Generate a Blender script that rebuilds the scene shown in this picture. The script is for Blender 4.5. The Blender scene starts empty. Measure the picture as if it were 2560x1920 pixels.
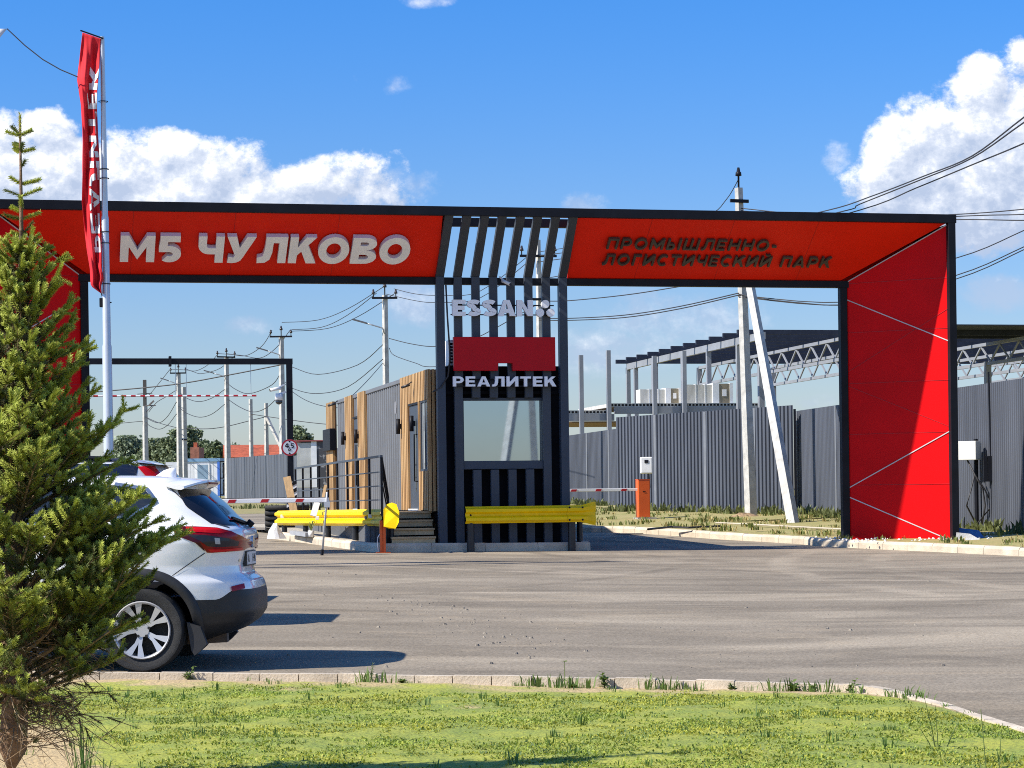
import bpy, bmesh, math, random
import numpy as np
from mathutils import Vector, Matrix
random.seed(7); RNG = np.random.default_rng(7)
S = bpy.context.scene; COL = S.collection
rad = math.radians
# ------------------------------------------------------------------ camera, light
F = 5600.0; EYE = 1.40; PPX, PPY, ROLL = 1280.0, 1255.3, 0.0131
cd = bpy.data.cameras.new('camera'); cam = bpy.data.objects.new('camera', cd); COL.objects.link(cam)
cd.sensor_width = 36; cd.lens = 36*F/2560; cd.clip_start = .5; cd.clip_end = 6000
cd.shift_y = (PPY-960)/2560
cam.location = (0, 0, EYE); cam.rotation_euler = (rad(90), math.atan(ROLL), 0)
S.camera = cam
SUN_EL, SUN_DRIFT = 43.0, 20.0          # light travels toward +X, swung SUN_DRIFT towards +Y
sd = bpy.data.lights.new('sun', 'SUN'); sd.energy = 4.7; sd.angle = rad(.53); sd.color = (1, .93, .82)
sun = bpy.data.objects.new('sun', sd); COL.objects.link(sun); sun.location = (-40, -20, 40)
ld = Vector((math.cos(rad(SUN_DRIFT))*math.cos(rad(SUN_EL)), math.sin(rad(SUN_DRIFT))*math.cos(rad(SUN_EL)), -math.sin(rad(SUN_EL))))
sun.rotation_euler = ld.to_track_quat('-Z', 'Y').to_euler()
S.view_settings.view_transform = 'Standard'; S.view_settings.look = 'None'
S.view_settings.exposure = .68; S.view_settings.gamma = 1
S.cycles.max_bounces = 6; S.cycles.diffuse_bounces = 3; S.cycles.glossy_bounces = 3
S.cycles.transparent_max_bounces = 8; S.cycles.use_denoising = False; S.cycles.filter_width = 1.0; S.cycles.sample_clamp_indirect = 4
S.cycles.caustics_reflective = False; S.cycles.caustics_refractive = False

def unroll(x, y):
    dx, dy = x-PPX, y-PPY
    return dx-ROLL*dy, dy+ROLL*dx
def W(x, y, z):                                     # photo pixel + depth -> world
    a, b = unroll(x, y); return Vector((a*z/F, z, EYE-b*z/F))
def smooth01(t): t = min(1, max(0, t)); return t*t*(3-2*t)
def G(x, y):                                        # the ground rises gently away from the camera
    if y < 62: g = .066+.0188*(max(y, 14)-18.2)
    elif y < 150: g = .8894+.014*(y-62)
    else: g = 2.1214+.002*(min(y, 500)-150)
    x0 = -3+3*smooth01((y-18)/23)
    k = 1-smooth01((y-45)/15)
    return g-.013*k*max(-5, min(5, x-x0))
def ground_px(x, y, up=0.0):
    a, b = unroll(x, y); z = 30.0
    for _ in range(60):
        h = EYE-G(a*z/F, z)-up
        z = .6*z+.4*min(300, max(4, h*F/max(b, 1e-3)))
    return Vector((a*z/F, z, G(a*z/F, z)))

# ------------------------------------------------------------------ world: sky with clouds
w = bpy.data.worlds.new("World"); S.world = w; w.use_nodes = True
nt = w.node_tree; N = nt.nodes; Lk = nt.links; N.clear()
def nd(t, **k):
    n = N.new(t)
    for a, b in k.items(): setattr(n, a, b)
    return n
def mth(op, a, b=None, c=None, clamp=False):
    n = nd('ShaderNodeMath', operation=op); n.use_clamp = clamp
    for i, v in enumerate((a, b, c)):
        if v is None: continue
        if isinstance(v, (int, float)): n.inputs[i].default_value = v
        else: Lk.new(v, n.inputs[i])
    return n.outputs[0]
out = nd('ShaderNodeOutputWorld'); bg = nd('ShaderNodeBackground'); Lk.new(bg.outputs[0], out.inputs[0])
sky = nd('ShaderNodeTexSky', sky_type='NISHITA'); sky.sun_disc = False
sky.sun_elevation = rad(SUN_EL); sky.sun_rotation = rad(270-SUN_DRIFT)
sky.air_density = 1.0; sky.dust_density = .55; sky.ozone_density = 2.2; sky.altitude = 100
bg.inputs[1].default_value = .08
tc = nd('ShaderNodeTexCoord'); sx = nd('ShaderNodeSeparateXYZ'); Lk.new(tc.outputs['Generated'], sx.inputs[0])
yy = mth('MAXIMUM', mth('ABSOLUTE', sx.outputs[1]), .05)
U = mth('DIVIDE', sx.outputs[0], yy); V = mth('DIVIDE', sx.outputs[2], yy)
gr = nd('ShaderNodeMix', data_type='RGBA'); gr.inputs['A'].default_value = (.86, .86, .98, 1); gr.inputs['B'].default_value = (.29, .80, 1.44, 1)
gf = nd('ShaderNodeMapRange', interpolation_type='SMOOTHSTEP'); Lk.new(V, gf.inputs[0]); gf.inputs[1].default_value = -.02; gf.inputs[2].default_value = .27; Lk.new(gf.outputs[0], gr.inputs['Factor'])
hs = nd('ShaderNodeMix', data_type='RGBA', blend_type='MULTIPLY'); hs.inputs['Factor'].default_value = 1; Lk.new(sky.outputs[0], hs.inputs['A']); Lk.new(gr.outputs['Result'], hs.inputs['B'])
def noise(scale, detail, off, rough=.55, du=0, dv=0):
    cx = nd('ShaderNodeCombineXYZ'); Lk.new(mth('ADD', U, du), cx.inputs[0]); Lk.new(mth('MULTIPLY', mth('ADD', V, dv), 1.15), cx.inputs[1]); cx.inputs[2].default_value = off
    n = nd('ShaderNodeTexNoise'); n.inputs['Scale'].default_value = scale; n.inputs['Detail'].default_value = detail; n.inputs['Roughness'].default_value = rough
    Lk.new(cx.outputs[0], n.inputs['Vector']); return n.outputs['Fac']
def blobs(lst, du=0, dv=0):
    acc = None
    for (px, py, rx, ry, wgt) in lst:
        a, b = unroll(px, py); u0, v0 = a/F, -b/F
        ex = mth('DIVIDE', mth('SUBTRACT', U, u0-du), rx/F); ey = mth('DIVIDE', mth('SUBTRACT', V, v0-dv), ry/F)
        q = mth('SUBTRACT', wgt, mth('ADD', mth('MULTIPLY', ex, ex), mth('MULTIPLY', ey, ey)))
        acc = q if acc is None else mth('MAXIMUM', acc, q)
    return mth('MAXIMUM', acc, -2.0)
big = [(20, 430, 230, 150, 1), (300, 435, 210, 128, 1), (520, 455, 190, 112, 1), (700, 500, 170, 85, .9), (880, 465, 150, 98, 1), (960, 480, 60, 55, .8),
       (430, 530, 560, 115, 1.3), (150, 440, 260, 120, 1.2), (780, 485, 190, 85, 1.05), (120, 330, 110, 70, .9), (420, 380, 110, 70, .9), (2570, 330, 250, 205, 1), (2390, 360, 170, 170, 1), (2235, 400, 85, 130, 1), (2460, 250, 120, 120, 1), (2570, 150, 75, 65, 1), (2420, 490, 300, 170, 1.1),
       (-500, 420, 260, 150, 1), (3000, 420, 300, 200, 1)]
thin = [(1465, 515, 75, 40, .95), (1000, 215, 55, 40, .6), (1075, 4, 90, 22, .8), (620, 815, 75, 32, .95), (1700, 800, 260, 70, 1.0), (1500, 880, 230, 70, 1.05), (2500, 733, 95, 50, 1.3), (1040, 755, 120, 70, 1.15), (1000, 470, 130, 60, .8),
        (2090, 400, 60, 75, .5), (2040, 1005, 90, 30, .55), (1590, 740, 90, 40, .5), (890, 195, 30, 22, .15), (1340, 690, 120, 60, .45)]
n1 = noise(46, 11, 3.1, .66); n2 = noise(46, 11, 3.1, .66, du=-.004, dv=.006)
n0 = noise(16, 3, 8.0); nf = noise(130, 6, 5.0, .6)
def dens(bl, nn): return mth('ADD', mth('ADD', bl, mth('MULTIPLY', mth('SUBTRACT', nn, .5), 2.6)), mth('MULTIPLY', mth('SUBTRACT', n0, .5), .8))
d1 = dens(blobs(big), n1); d2 = dens(blobs(big, du=-.004, dv=.006), n2)
def sstep(x, a, b):
    n = nd('ShaderNodeMapRange', interpolation_type='SMOOTHSTEP'); Lk.new(x, n.inputs[0]); n.inputs[1].default_value = a; n.inputs[2].default_value = b; return n.outputs[0]
alpha = sstep(d1, -.02, .62)
dt = mth('ADD', blobs(thin), mth('MULTIPLY', mth('SUBTRACT', noise(60, 10, 1.7, .7), .5), 2.6))
athin = mth('MULTIPLY', sstep(dt, .0, 1.3), .62)
# clouds elsewhere round the horizon, so that reflections see them too
gen = mth('MULTIPLY', mth('MULTIPLY', sstep(noise(3.2, 8, 12.0), .52, .66), sstep(mth('MULTIPLY', sx.outputs[1], -1.0), .0, .2)), .75)
lit = mth('ADD', mth('MULTIPLY', mth('SUBTRACT', d1, d2), .9), .46, clamp=True)
vy = sstep(V, .10, .19)
shade = mth('MULTIPLY', mth('ADD', mth('MULTIPLY', lit, .72), mth('ADD', mth('MULTIPLY', vy, .22), mth('MULTIPLY', nf, .20))), 1.0, clamp=True)
cr = nd('ShaderNodeValToRGB'); Lk.new(shade, cr.inputs[0])
e = cr.color_ramp.elements; e[0].position = .34; e[0].color = (4.0, 4.8, 6.4, 1); e[1].position = .92; e[1].color = (9.6, 9.6, 9.7, 1)
m0 = cr.color_ramp.elements.new(.62); m0.color = (5.8, 6.4, 7.6, 1)
mx = nd('ShaderNodeMix', data_type='RGBA'); Lk.new(hs.outputs['Result'], mx.inputs['A']); Lk.new(cr.outputs[0], mx.inputs['B'])
al = mth('MAXIMUM', mth('MAXIMUM', alpha, athin), gen); al = mth('MULTIPLY', al, sstep(V, .005, .05))
Lk.new(al, mx.inputs['Factor']); Lk.new(mx.outputs['Result'], bg.inputs[0])

# ------------------------------------------------------------------ materials
MATS = {}
def mat(name, col, rough=.6, metal=0.0, var=.12, scale=3.0, bump=0.0, bscale=None, spec=None, coat=0, stretch=None, col2=None, detail=6, lo=.35, hi=.68):
    if name in MATS: return MATS[name]
    m = bpy.data.materials.new(name); m.use_nodes = True; MATS[name] = m
    t = m.node_tree; p = t.nodes['Principled BSDF']; L = t.links
    p.inputs['Roughness'].default_value = rough; p.inputs['Metallic'].default_value = metal
    if spec is not None: p.inputs['Specular IOR Level'].default_value = spec
    if coat: p.inputs['Coat Weight'].default_value = coat; p.inputs['Coat Roughness'].default_value = .04
    tcn = t.nodes.new('ShaderNodeTexCoord'); mp = t.nodes.new('ShaderNodeMapping'); L.new(tcn.outputs['Object'], mp.inputs[0])
    if stretch: mp.inputs['Scale'].default_value = stretch
    n = t.nodes.new('ShaderNodeTexNoise'); n.inputs['Scale'].default_value = scale; n.inputs['Detail'].default_value = detail; n.inputs['Roughness'].default_value = .6
    L.new(mp.outputs[0], n.inputs['Vector'])
    r = t.nodes.new('ShaderNodeValToRGB'); L.new(n.outputs['Fac'], r.inputs[0])
    c2 = col2 or tuple(min(1, c*(1+var)) for c in col); c1 = col if col2 else tuple(c*(1-var) for c in col)
    r.color_ramp.elements[0].position = lo; r.color_ramp.elements[0].color = (*c1, 1)
    r.color_ramp.elements[1].position = hi; r.color_ramp.elements[1].color = (*c2, 1)
    L.new(r.outputs[0], p.inputs['Base Color'])
    if bump:
        nb = t.nodes.new('ShaderNodeTexNoise'); nb.inputs['Scale'].default_value = bscale or scale*6; nb.inputs['Detail'].default_value = 4
        L.new(mp.outputs[0], nb.inputs['Vector'])
        b = t.nodes.new('ShaderNodeBump'); b.inputs['Strength'].default_value = bump; b.inputs['Distance'].default_value = .02
        L.new(nb.outputs['Fac'], b.inputs['Height']); L.new(b.outputs[0], p.inputs['Normal'])
    return m
black = mat('dark_steel_paint', (.010, .011, .016), .5, var=.3, scale=2, spec=.18)
navy = mat('slate_paint', (.048, .062, .086), .45, var=.12, scale=1.2, spec=.25)
slatm = mat('graphite_slat_paint', (.054, .064, .082), .45, var=.12, scale=1.5, spec=.25)
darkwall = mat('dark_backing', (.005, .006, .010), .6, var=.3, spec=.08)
red = mat('red_composite', (.66, .003, .005), .45, var=.07, scale=1.5, spec=.1)
redb = mat('red_composite_bounce_lit', (.84, .020, .005), .5, var=.06, scale=1.1, spec=.15)  # portal red raised and warmed: ground bounce on the beam is in the colour
redbox = mat('red_sign_face', (.50, .002, .010), .4, var=.05, spec=.2)
white = mat('white_paint', (.78, .78, .78), .4, var=.05)
greyl = mat('letter_face', (.95, .95, .97), .5, var=.04)
lavl = mat('letter_side', (.66, .64, .72), .5, var=.05)
brownl = mat('bronze_letter', (.060, .048, .036), .5, var=.2)
yellow = mat('yellow_paint', (.92, .61, .001), .42, var=.08, scale=5, spec=.3)
galv = mat('galvanised_steel', (.42, .44, .46), .42, .6, var=.2, scale=8)
galvt = mat('zinc_white_steel', (.46, .48, .50), .5, .0, var=.15, scale=2)
conc = mat('concrete', (.40, .385, .355), .85, var=.22, scale=4, bump=.25, bscale=40)
concw = mat('weathered_concrete', (.46, .45, .42), .85, var=.2, scale=5, bump=.3, bscale=45)
kerbm = mat('kerb_concrete', (.55, .47, .36), .85, var=.2, scale=3.0, bump=.3, bscale=50)
fencem = mat('grey_profiled_sheet', (.084, .093, .116), .45, var=.22, scale=1.6, stretch=(1, 1, .12), spec=.35)
fencel = mat('pale_joint_strip', (.17, .18, .20), .45, var=.1)
contm = mat('container_grey', (.135, .142, .155), .5, var=.1, scale=1.4)
wood = mat('larch_slats', (.30, .16, .058), .55, var=.0, col2=(.58, .37, .165), scale=3, stretch=(7, 7, .3), detail=4, lo=.42, hi=.58)
woodg = mat('slat_gap', (.12, .06, .02), .7, var=.2)
glass = mat('dark_glass', (.02, .024, .03), .06, var=.05, spec=.8)
mirror = mat('mirror_glazing', (.50, .58, .63), .02, 1.0, var=.01)
rubber = mat('rubber', (.018, .018, .018), .75, var=.3, scale=20, bump=.2)
orange = mat('orange_paint', (.72, .11, .015), .42, var=.08, scale=3)
stepm = mat('step_board', (.50, .36, .20), .7, var=.2, scale=3, stretch=(1, 8, 8))
stepr = mat('step_riser', (.52, .40, .24), .8, var=.15)
timber = mat('raw_timber', (.52, .34, .17), .7, var=.2, scale=4, stretch=(6, 6, 1))
cable = mat('black_cable', (.03, .03, .034), .6, var=.1)
steelr = mat('primed_steel', (.24, .255, .285), .5, var=.1, scale=1)
purlm = mat('dark_purlin', (.034, .041, .064), .7, var=.15, spec=.1)
wrapw = mat('white_wrap', (.74, .76, .77), .3, var=.1, scale=2)
wrapb = mat('wrapped_mineral_wool', (.26, .22, .15), .5, var=.25, scale=2)
tiles = mat('clay_tiles', (.42, .10, .045), .8, var=.3, scale=2.0, bump=.8, bscale=9)
cabw = mat('cabin_white', (.66, .68, .70), .5, var=.06)
cabb = mat('cabin_blue', (.05, .16, .55), .5, var=.1)
aluf = mat('flagpole_aluminium', (.62, .64, .66), .35, .35, var=.06)
flagm = mat('red_flag_cloth', (.62, .008, .018), .8, var=.12, scale=6)
flagw = mat('white_flag_cloth', (.75, .74, .74), .8, var=.05)

# ------------------------------------------------------------------ builders
class Fr:
    def __init__(s, O, a): s.O = Vector(O); s.a = rad(a); s.u = Vector((math.cos(s.a), math.sin(s.a), 0)); s.n = Vector((-math.sin(s.a), math.cos(s.a), 0))
    def w(s, p): return s.O+s.u*p[0]+s.n*p[1]+Vector((0, 0, p[2]))
    def l(s, p): q = Vector(p)-s.O; return Vector((q.dot(s.u), q.dot(s.n), q.z))
    def _r(s, x, y): a, b = unroll(x, y); return Vector((a/F, 1, -b/F)), Vector((0, 0, EYE))
    def d(s, x, y, d=0.0):
        r, c = s._r(x, y); t = (d-(c-s.O).dot(s.n))/r.dot(s.n); return s.l(c+r*t)
    def s(s_, x, y, v):
        r, c = s_._r(x, y); t = (v-(c-s_.O).dot(s_.u))/r.dot(s_.u); return s_.l(c+r*t)
    def plane(s, x, y, p0, nrm):
        r, c = s._r(x, y); p0 = s.w(p0); nw = s.u*nrm[0]+s.n*nrm[1]+Vector((0, 0, nrm[2])); t = (p0-c).dot(nw)/r.dot(nw); return s.l(c+r*t)
WORLD = Fr((0, 0, 0), 0)
class M:
    def __init__(s, fr=WORLD): s.fr = fr; s.v = []; s.f = []; s.m = []; s.c = 0
    def add(s, vs, fs):
        k = len(s.v); s.v += [tuple(p) for p in vs]; s.f += [tuple(i+k for i in f) for f in fs]; s.m += [s.c]*len(fs); return s
    def box(s, x0, y0, z0, x1, y1, z1):
        return s.add([(x0, y0, z0), (x1, y0, z0), (x1, y1, z0), (x0, y1, z0), (x0, y0, z1), (x1, y0, z1), (x1, y1, z1), (x0, y1, z1)],
                     [(0, 3, 2, 1), (4, 5, 6, 7), (0, 1, 5, 4), (1, 2, 6, 5), (2, 3, 7, 6), (3, 0, 4, 7)])
    def bar(s, p, q, w, h, up=(0, 0, 1), w2=None, h2=None):
        p, q = Vector(p), Vector(q); d = (q-p).normalized(); up = Vector(up)
        if abs(d.dot(up)) > .98: up = Vector((0, 1, 0))
        a = d.cross(up).normalized(); b = a.cross(d); vs = []
        for c, ww, hh in ((p, w, h), (q, w2 or w, h2 or h)):
            vs += [c-a*ww/2-b*hh/2, c+a*ww/2-b*hh/2, c+a*ww/2+b*hh/2, c-a*ww/2+b*hh/2]
        return s.add(vs, [(0, 3, 2, 1), (4, 5, 6, 7), (0, 1, 5, 4), (1, 2, 6, 5), (2, 3, 7, 6), (3, 0, 4, 7)])
    def tube(s, pts, r, n=8):
        pts = [Vector(p) for p in pts]; vs = []; fs = []; m = len(pts)
        if not isinstance(r, (list, tuple)): r = [r]*m
        for i, p in enumerate(pts):
            d = (pts[min(i+1, m-1)]-pts[max(i-1, 0)]).normalized()
            up = Vector((0, 0, 1)) if abs(d.z) < .95 else Vector((0, 1, 0))
            a = d.cross(up).normalized(); b = a.cross(d)
            for k in range(n): t = 2*math.pi*k/n; vs.append(p+(a*math.cos(t)+b*math.sin(t))*r[i])
        for i in range(m-1):
            for k in range(n): fs.append((i*n+k, i*n+(k+1) % n, (i+1)*n+(k+1) % n, (i+1)*n+k))
        fs += [tuple(range(n))[::-1], tuple(range((m-1)*n, m*n))]
        return s.add(vs, fs)
    def ext(s, poly, vec):                              # extrude a 3-D polygon along vec
        n = len(poly); vec = Vector(vec); vs = [Vector(p) for p in poly]; vs += [p+vec for p in vs]
        return s.add(vs, [tuple(range(n))[::-1], tuple(range(n, 2*n))]+[(i, (i+1) % n, n+(i+1) % n, n+i) for i in range(n)])
    def corr(s, p0, p1, z0, z1, pitch, depth, z0b=None, z1b=None, duty=.5, side=1):   # trapezoidal profiled sheet standing on its edge
        p0, p1 = Vector((p0[0], p0[1], 0)), Vector((p1[0], p1[1], 0)); L = (p1-p0).length; u = (p1-p0)/L; n = Vector((u.y, -u.x, 0))*side
        z0b = z0 if z0b is None else z0b; z1b = z1 if z1b is None else z1b
        k = max(1, round(L/pitch)); P = L/k; pr = []; sl = min(.12, depth/P*.7)
        for i in range(k):
            for a, o in ((0, 0), ((1-duty)/2-sl/2, 0), ((1-duty)/2+sl/2, depth), ((1+duty)/2-sl/2, depth), ((1+duty)/2+sl/2, 0)): pr.append(((i+a)*P, o))
        pr.append((L, 0)); vs = []
        for a, o in pr:
            q = p0+u*a+n*o; t = a/L; vs += [(q.x, q.y, z0+(z0b-z0)*t), (q.x, q.y, z1+(z1b-z1)*t)]
        return s.add(vs, [(2*i, 2*i+2, 2*i+3, 2*i+1) for i in range(len(pr)-1)])
    def build(s, name, mats, parent=None, smooth=False, base=None, bevel=0, label=None):
        me = bpy.data.meshes.new(name); root = parent; B = Vector((0, 0, 0)); rz = 0
        while root is not None and root.parent is not None: root = root.parent
        if root is not None: B = Vector(root.location); rz = root.rotation_euler.z
        if base is not None: B = Vector(base)
        R = Matrix.Rotation(-rz, 3, 'Z')
        me.from_pydata([R @ (s.fr.w(p)-B) for p in s.v], [], s.f)
        if not isinstance(mats, (list, tuple)): mats = [mats]
        for m in mats: me.materials.append(m)
        if len(mats) > 1: me.polygons.foreach_set('material_index', s.m)
        bm = bmesh.new(); bm.from_mesh(me); bmesh.ops.recalc_face_normals(bm, faces=bm.faces); bm.to_mesh(me); bm.free()
        if smooth: me.polygons.foreach_set('use_smooth', [True]*len(me.polygons))
        me.update(); o = bpy.data.objects.new(name, me); COL.objects.link(o)
        if parent is not None: o.parent = parent
        elif base is not None: o.location = base
        if bevel:
            b = o.modifiers.new('bevel', 'BEVEL'); b.width = bevel; b.segments = 2; b.limit_method = 'ANGLE'
        if label: o['label'] = label
        return o
def smooth_by_angle(o, ang=40):
    me = o.data; me.polygons.foreach_set('use_smooth', [True]*len(me.polygons))
    me.set_sharp_from_angle(angle=rad(ang)); return o
def thing(name, label, cat, loc=(0, 0, 0), rz=0, group=None):
    o = bpy.data.objects.new(name, None); o.empty_display_size = .2; COL.objects.link(o); o.location = loc; o.rotation_euler = (0, 0, rad(rz))
    return tag(o, label, cat, group)
def tag(o, label, cat, group=None):
    o['label'] = label; o['category'] = cat
    if group: o['group'] = group
    return o
def struct(o, kind='structure'): o['kind'] = kind; return o
def copy_tree(o, parent=None):
    c = o.copy(); COL.objects.link(c); c.parent = parent
    for ch in [x for x in o.children]: copy_tree(ch, c)
    return c
FG = Fr((-.20, 41.5, 0), 12.5)

# ------------------------------------------------------------------ lettering (own outlines)
def stroke(path, w):
    out = []; n = len(path); L = []; R_ = []
    for i, p in enumerate(path):
        a = path[max(0, i-1)]; b = path[min(n-1, i+1)]; dx, dy = b[0]-a[0], b[1]-a[1]; l = math.hypot(dx, dy) or 1
        nx, ny = -dy/l*w/2, dx/l*w/2; L.append((p[0]+nx, p[1]+ny)); R_.append((p[0]-nx, p[1]-ny))
    for i in range(n-1): out.append([L[i], L[i+1], R_[i+1], R_[i]])
    return out
def arc(cx, cy, rx, ry, a0, a1, n=14): return [(cx+rx*math.cos(rad(a0+(a1-a0)*i/n)), cy+ry*math.sin(rad(a0+(a1-a0)*i/n))) for i in range(n+1)]
def ring(cx, cy, rx, ry, tx, ty, a0, a1, n=16):
    o = arc(cx, cy, rx, ry, a0, a1, n); i_ = arc(cx, cy, rx-tx, ry-ty, a0, a1, n)
    return [[o[k], o[k+1], i_[k+1], i_[k]] for k in range(n)]
def rc(x0, y0, x1, y1): return [(x0, y0), (x1, y0), (x1, y1), (x0, y1)]
def glyph(ch, t):
    b = t*.86; lo = {'E': 'Е', 'A': 'А', 'T': 'Т', 'K': 'К', 'O': 'О', 'C': 'С', 'H': 'Н', 'P': 'Р'}; ch = lo.get(ch, ch)
    if ch == 'М':
        W_ = 1.12; c = W_/2; return W_, [rc(0, 0, t, 1), rc(W_-t, 0, W_, 1), [(t, 1), (c, .46), (c, .10), (t, .58)], [(W_-t, 1), (W_-t, .58), (c, .10), (c, .46)]]
    if ch == '5':
        W_ = .78; return W_, [rc(.08, 1-b, W_*.94, 1), [(.05, .62), (.05+t, .62), (.08+t*.95, 1-b), (.08, 1-b)], rc(.05, .62-b, .40, .62)]+ring(.40, .31, W_-.40, .31, t, b, 90, -128)
    if ch == 'Ч':
        W_ = .84; return W_, [rc(W_-t, 0, W_, 1), rc(0, .66, t, 1), rc(.36, .32, W_-t, .32+b)]+ring(.36, .66, .36, .34, t, b, 180, 270)
    if ch == 'У':
        W_ = .96; x0 = .26; xe = lambda y: x0+(W_-1.12*t-x0)*(y-.2)/.8
        return W_, [[(W_-1.12*t, 1), (W_, 1), (x0+1.12*t, .2), (x0, .2)], [(0, 1), (1.15*t, 1), (xe(.56), .56), (xe(.28), .28)], [(x0, .2), (x0+1.12*t, .2), (x0+.85*t, .08), (x0+.4*t, .012), (x0-.15*t, -.015), (.06, 0), (.09, b), (x0-.3*t, b*.92)]]
    if ch == 'Л':
        W_ = .96; return W_, [rc(W_-t, 0, W_, 1), rc(.24, 1-b, W_-t, 1), [(.24, 1-b), (.24+t*.95, 1-b), (.215+t, .40), (.16+t*.95, .13), (.10+t*.6, .01), (.0, -.01), (.0, b*.9), (.10, b), (.18, .27), (.225, .5)]]
    if ch == 'К':
        W_ = .88; A = (t, .30); B = (W_-1.25*t+1.22*t, 1); q = lambda k: (A[0]+(B[0]-A[0])*k, A[1]+(B[1]-A[1])*k)
        return W_, [rc(0, 0, t, 1), [A, B, (W_-1.3*t, 1), (t, .60)], [q(.22), (W_-1.22*t+.05, 0), (W_+.05, 0), q(.56)]]
    if ch in 'ОQ':
        W_ = 1.04; r = ring(W_/2, .5, W_/2, .52, t, b*1.02, 0, 360, 32)
        if ch == 'Q': r.append([(W_*.55, .0), (W_*.75, .0), (W_, -.2), (W_*.8, -.2)])
        return W_, r
    if ch == 'В':
        W_ = .86; h = b*.74; return W_, [rc(0, 0, t, 1), rc(t, 1-h, .46, 1), rc(t, .52-h, .46, .52+h), rc(t, 0, .46, h)]+ring(.46, .76, W_-.50, .24, t, h, 90, -90, 12)+ring(.46, .26, W_-.46, .26, t, h, 90, -90, 12)
    if ch == 'Е': W_ = .74; return W_, [rc(0, 0, t, 1), rc(t, 1-b, W_, 1), rc(t, .5-b/2, W_*.92, .5+b/2), rc(t, 0, W_, b)]
    if ch == 'S':
        W_ = .80; p = arc(.41, .735, .39-t*.36, .265-b/2+.01, 28, 180, 10)+arc(.41, .735, .39-t*.42, .265-b/2, 205, 255, 4)+[(.42, .5)]+arc(.39, .265, .39-t*.42, .265-b/2, 75, 25, 4)+arc(.39, .265, .39-t*.36, .265-b/2+.01, 0, -152, 10)
        return W_, stroke(p, b)
    if ch == 'С': W_ = .86; return W_, ring(.5, .5, .5, .52, t, b, 50, 310, 22)
    if ch == 'А':
        W_ = 1.0; c = W_/2; xi = lambda y: 1.1*t+(c-1.1*t)*y/.80
        return W_, [[(0, 0), (1.1*t, 0), (c, .80), (c, 1), (c-.55*t, 1)], [(W_, 0), (c+.55*t, 1), (c, 1), (c, .80), (W_-1.1*t, 0)], [(xi(.20), .20), (W_-xi(.20), .20), (W_-xi(.20+b*.9), .20+b*.9), (xi(.20+b*.9), .20+b*.9)]]
    if ch == 'N': W_ = .92; return W_, [rc(0, 0, t, 1), rc(W_-t, 0, W_, 1), [(t, 1), (t, .58), (W_-t, 0), (W_-t, .42)]]
    if ch in 'ИЙ':
        W_ = .92; g = [rc(0, 0, t, 1), rc(W_-t, 0, W_, 1), [(t, 0), (W_-t, .58), (W_-t, 1), (t, .42)]]
        if ch == 'Й': g += stroke(arc(W_/2, 1.26, .2, .15, 200, 340, 8), t*.55)
        return W_, g
    if ch == 'Р': W_ = .82; return W_, [rc(0, 0, t, 1), rc(t, 1-b, .44, 1), rc(t, .32, .44, .32+b)]+ring(.44, .66, W_-.44, .34, t, b, 90, -90, 14)
    if ch == 'Т': W_ = .84; return W_, [rc(0, 1-b, W_, 1), rc(W_/2-t/2, 0, W_/2+t/2, 1-b)]
    if ch == 'П': W_ = .88; return W_, [rc(0, 0, t, 1), rc(W_-t, 0, W_, 1), rc(t, 1-b, W_-t, 1)]
    if ch == 'Г': W_ = .68; return W_, [rc(0, 0, t, 1), rc(t, 1-b, W_, 1)]
    if ch == 'Н': W_ = .90; return W_, [rc(0, 0, t, 1), rc(W_-t, 0, W_, 1), rc(t, .5-b/2, W_-t, .5+b/2)]
    if ch == 'Ы': W_ = 1.12; return W_, [rc(0, 0, t, 1), rc(t, 0, .38, b), rc(t, .60-b, .38, .60), rc(W_-t, 0, W_, 1)]+ring(.38, .30, .30, .30, t, b, 90, -90, 12)
    if ch == 'Ш': W_ = 1.26; c = W_/2; return W_, [rc(0, 0, t, 1), rc(c-t/2, b, c+t/2, 1), rc(W_-t, 0, W_, 1), rc(t, 0, W_-t, b)]
    if ch == 'I': return t, [rc(0, 0, t, 1)]
    if ch == '4': W_ = .8; return W_, [rc(.46, 0, .46+t, 1)]+stroke([(.40, .96), (.02, .36)], t)+[rc(0, .24, .46, .24+b), rc(.46+t, .24, W_, .24+b)]
    if ch == ',': return .2, [[(.02, 0), (.02+t, 0), (.02+t, .16), (.02, .16)], [(.02, 0), (-.03, -.16), (.06, -.16), (.02+t, 0)]]
    if ch == '-': return .42, [rc(.03, .34, .39, .34+b)]
    return .38, []
def letters(text, t, track, P0, U_, V_, E_, fr, mats, parent, name='letter', width=None, flip=False):
    """Each letter a mesh of its own, laid from P0 along U_ (fitted to |U_|), V_ = cap height, E_ = thickness."""
    P0, U_, V_, E_ = Vector(P0), Vector(U_), Vector(V_), Vector(E_)
    tot = sum(glyph(c, t)[0] for c in text)+track*(len(text)-1); k = 1/tot; x = 0
    for c in text:
        Wd, polys = glyph(c, t)
        if polys:
            m = M(fr)
            for p in polys:
                q = [P0+U_*((x+a)*k)+V_*b for a, b in p]; n = len(q)
                m.c = 0; m.add([v+E_ for v in q], [tuple(range(n))])
                m.c = 1; m.add(q+[v+E_ for v in q], [(i, (i+1) % n, n+(i+1) % n, n+i) for i in range(n)]+[tuple(range(n))[::-1]])
            m.build(name, mats, parent)
        x += Wd+track
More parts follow.
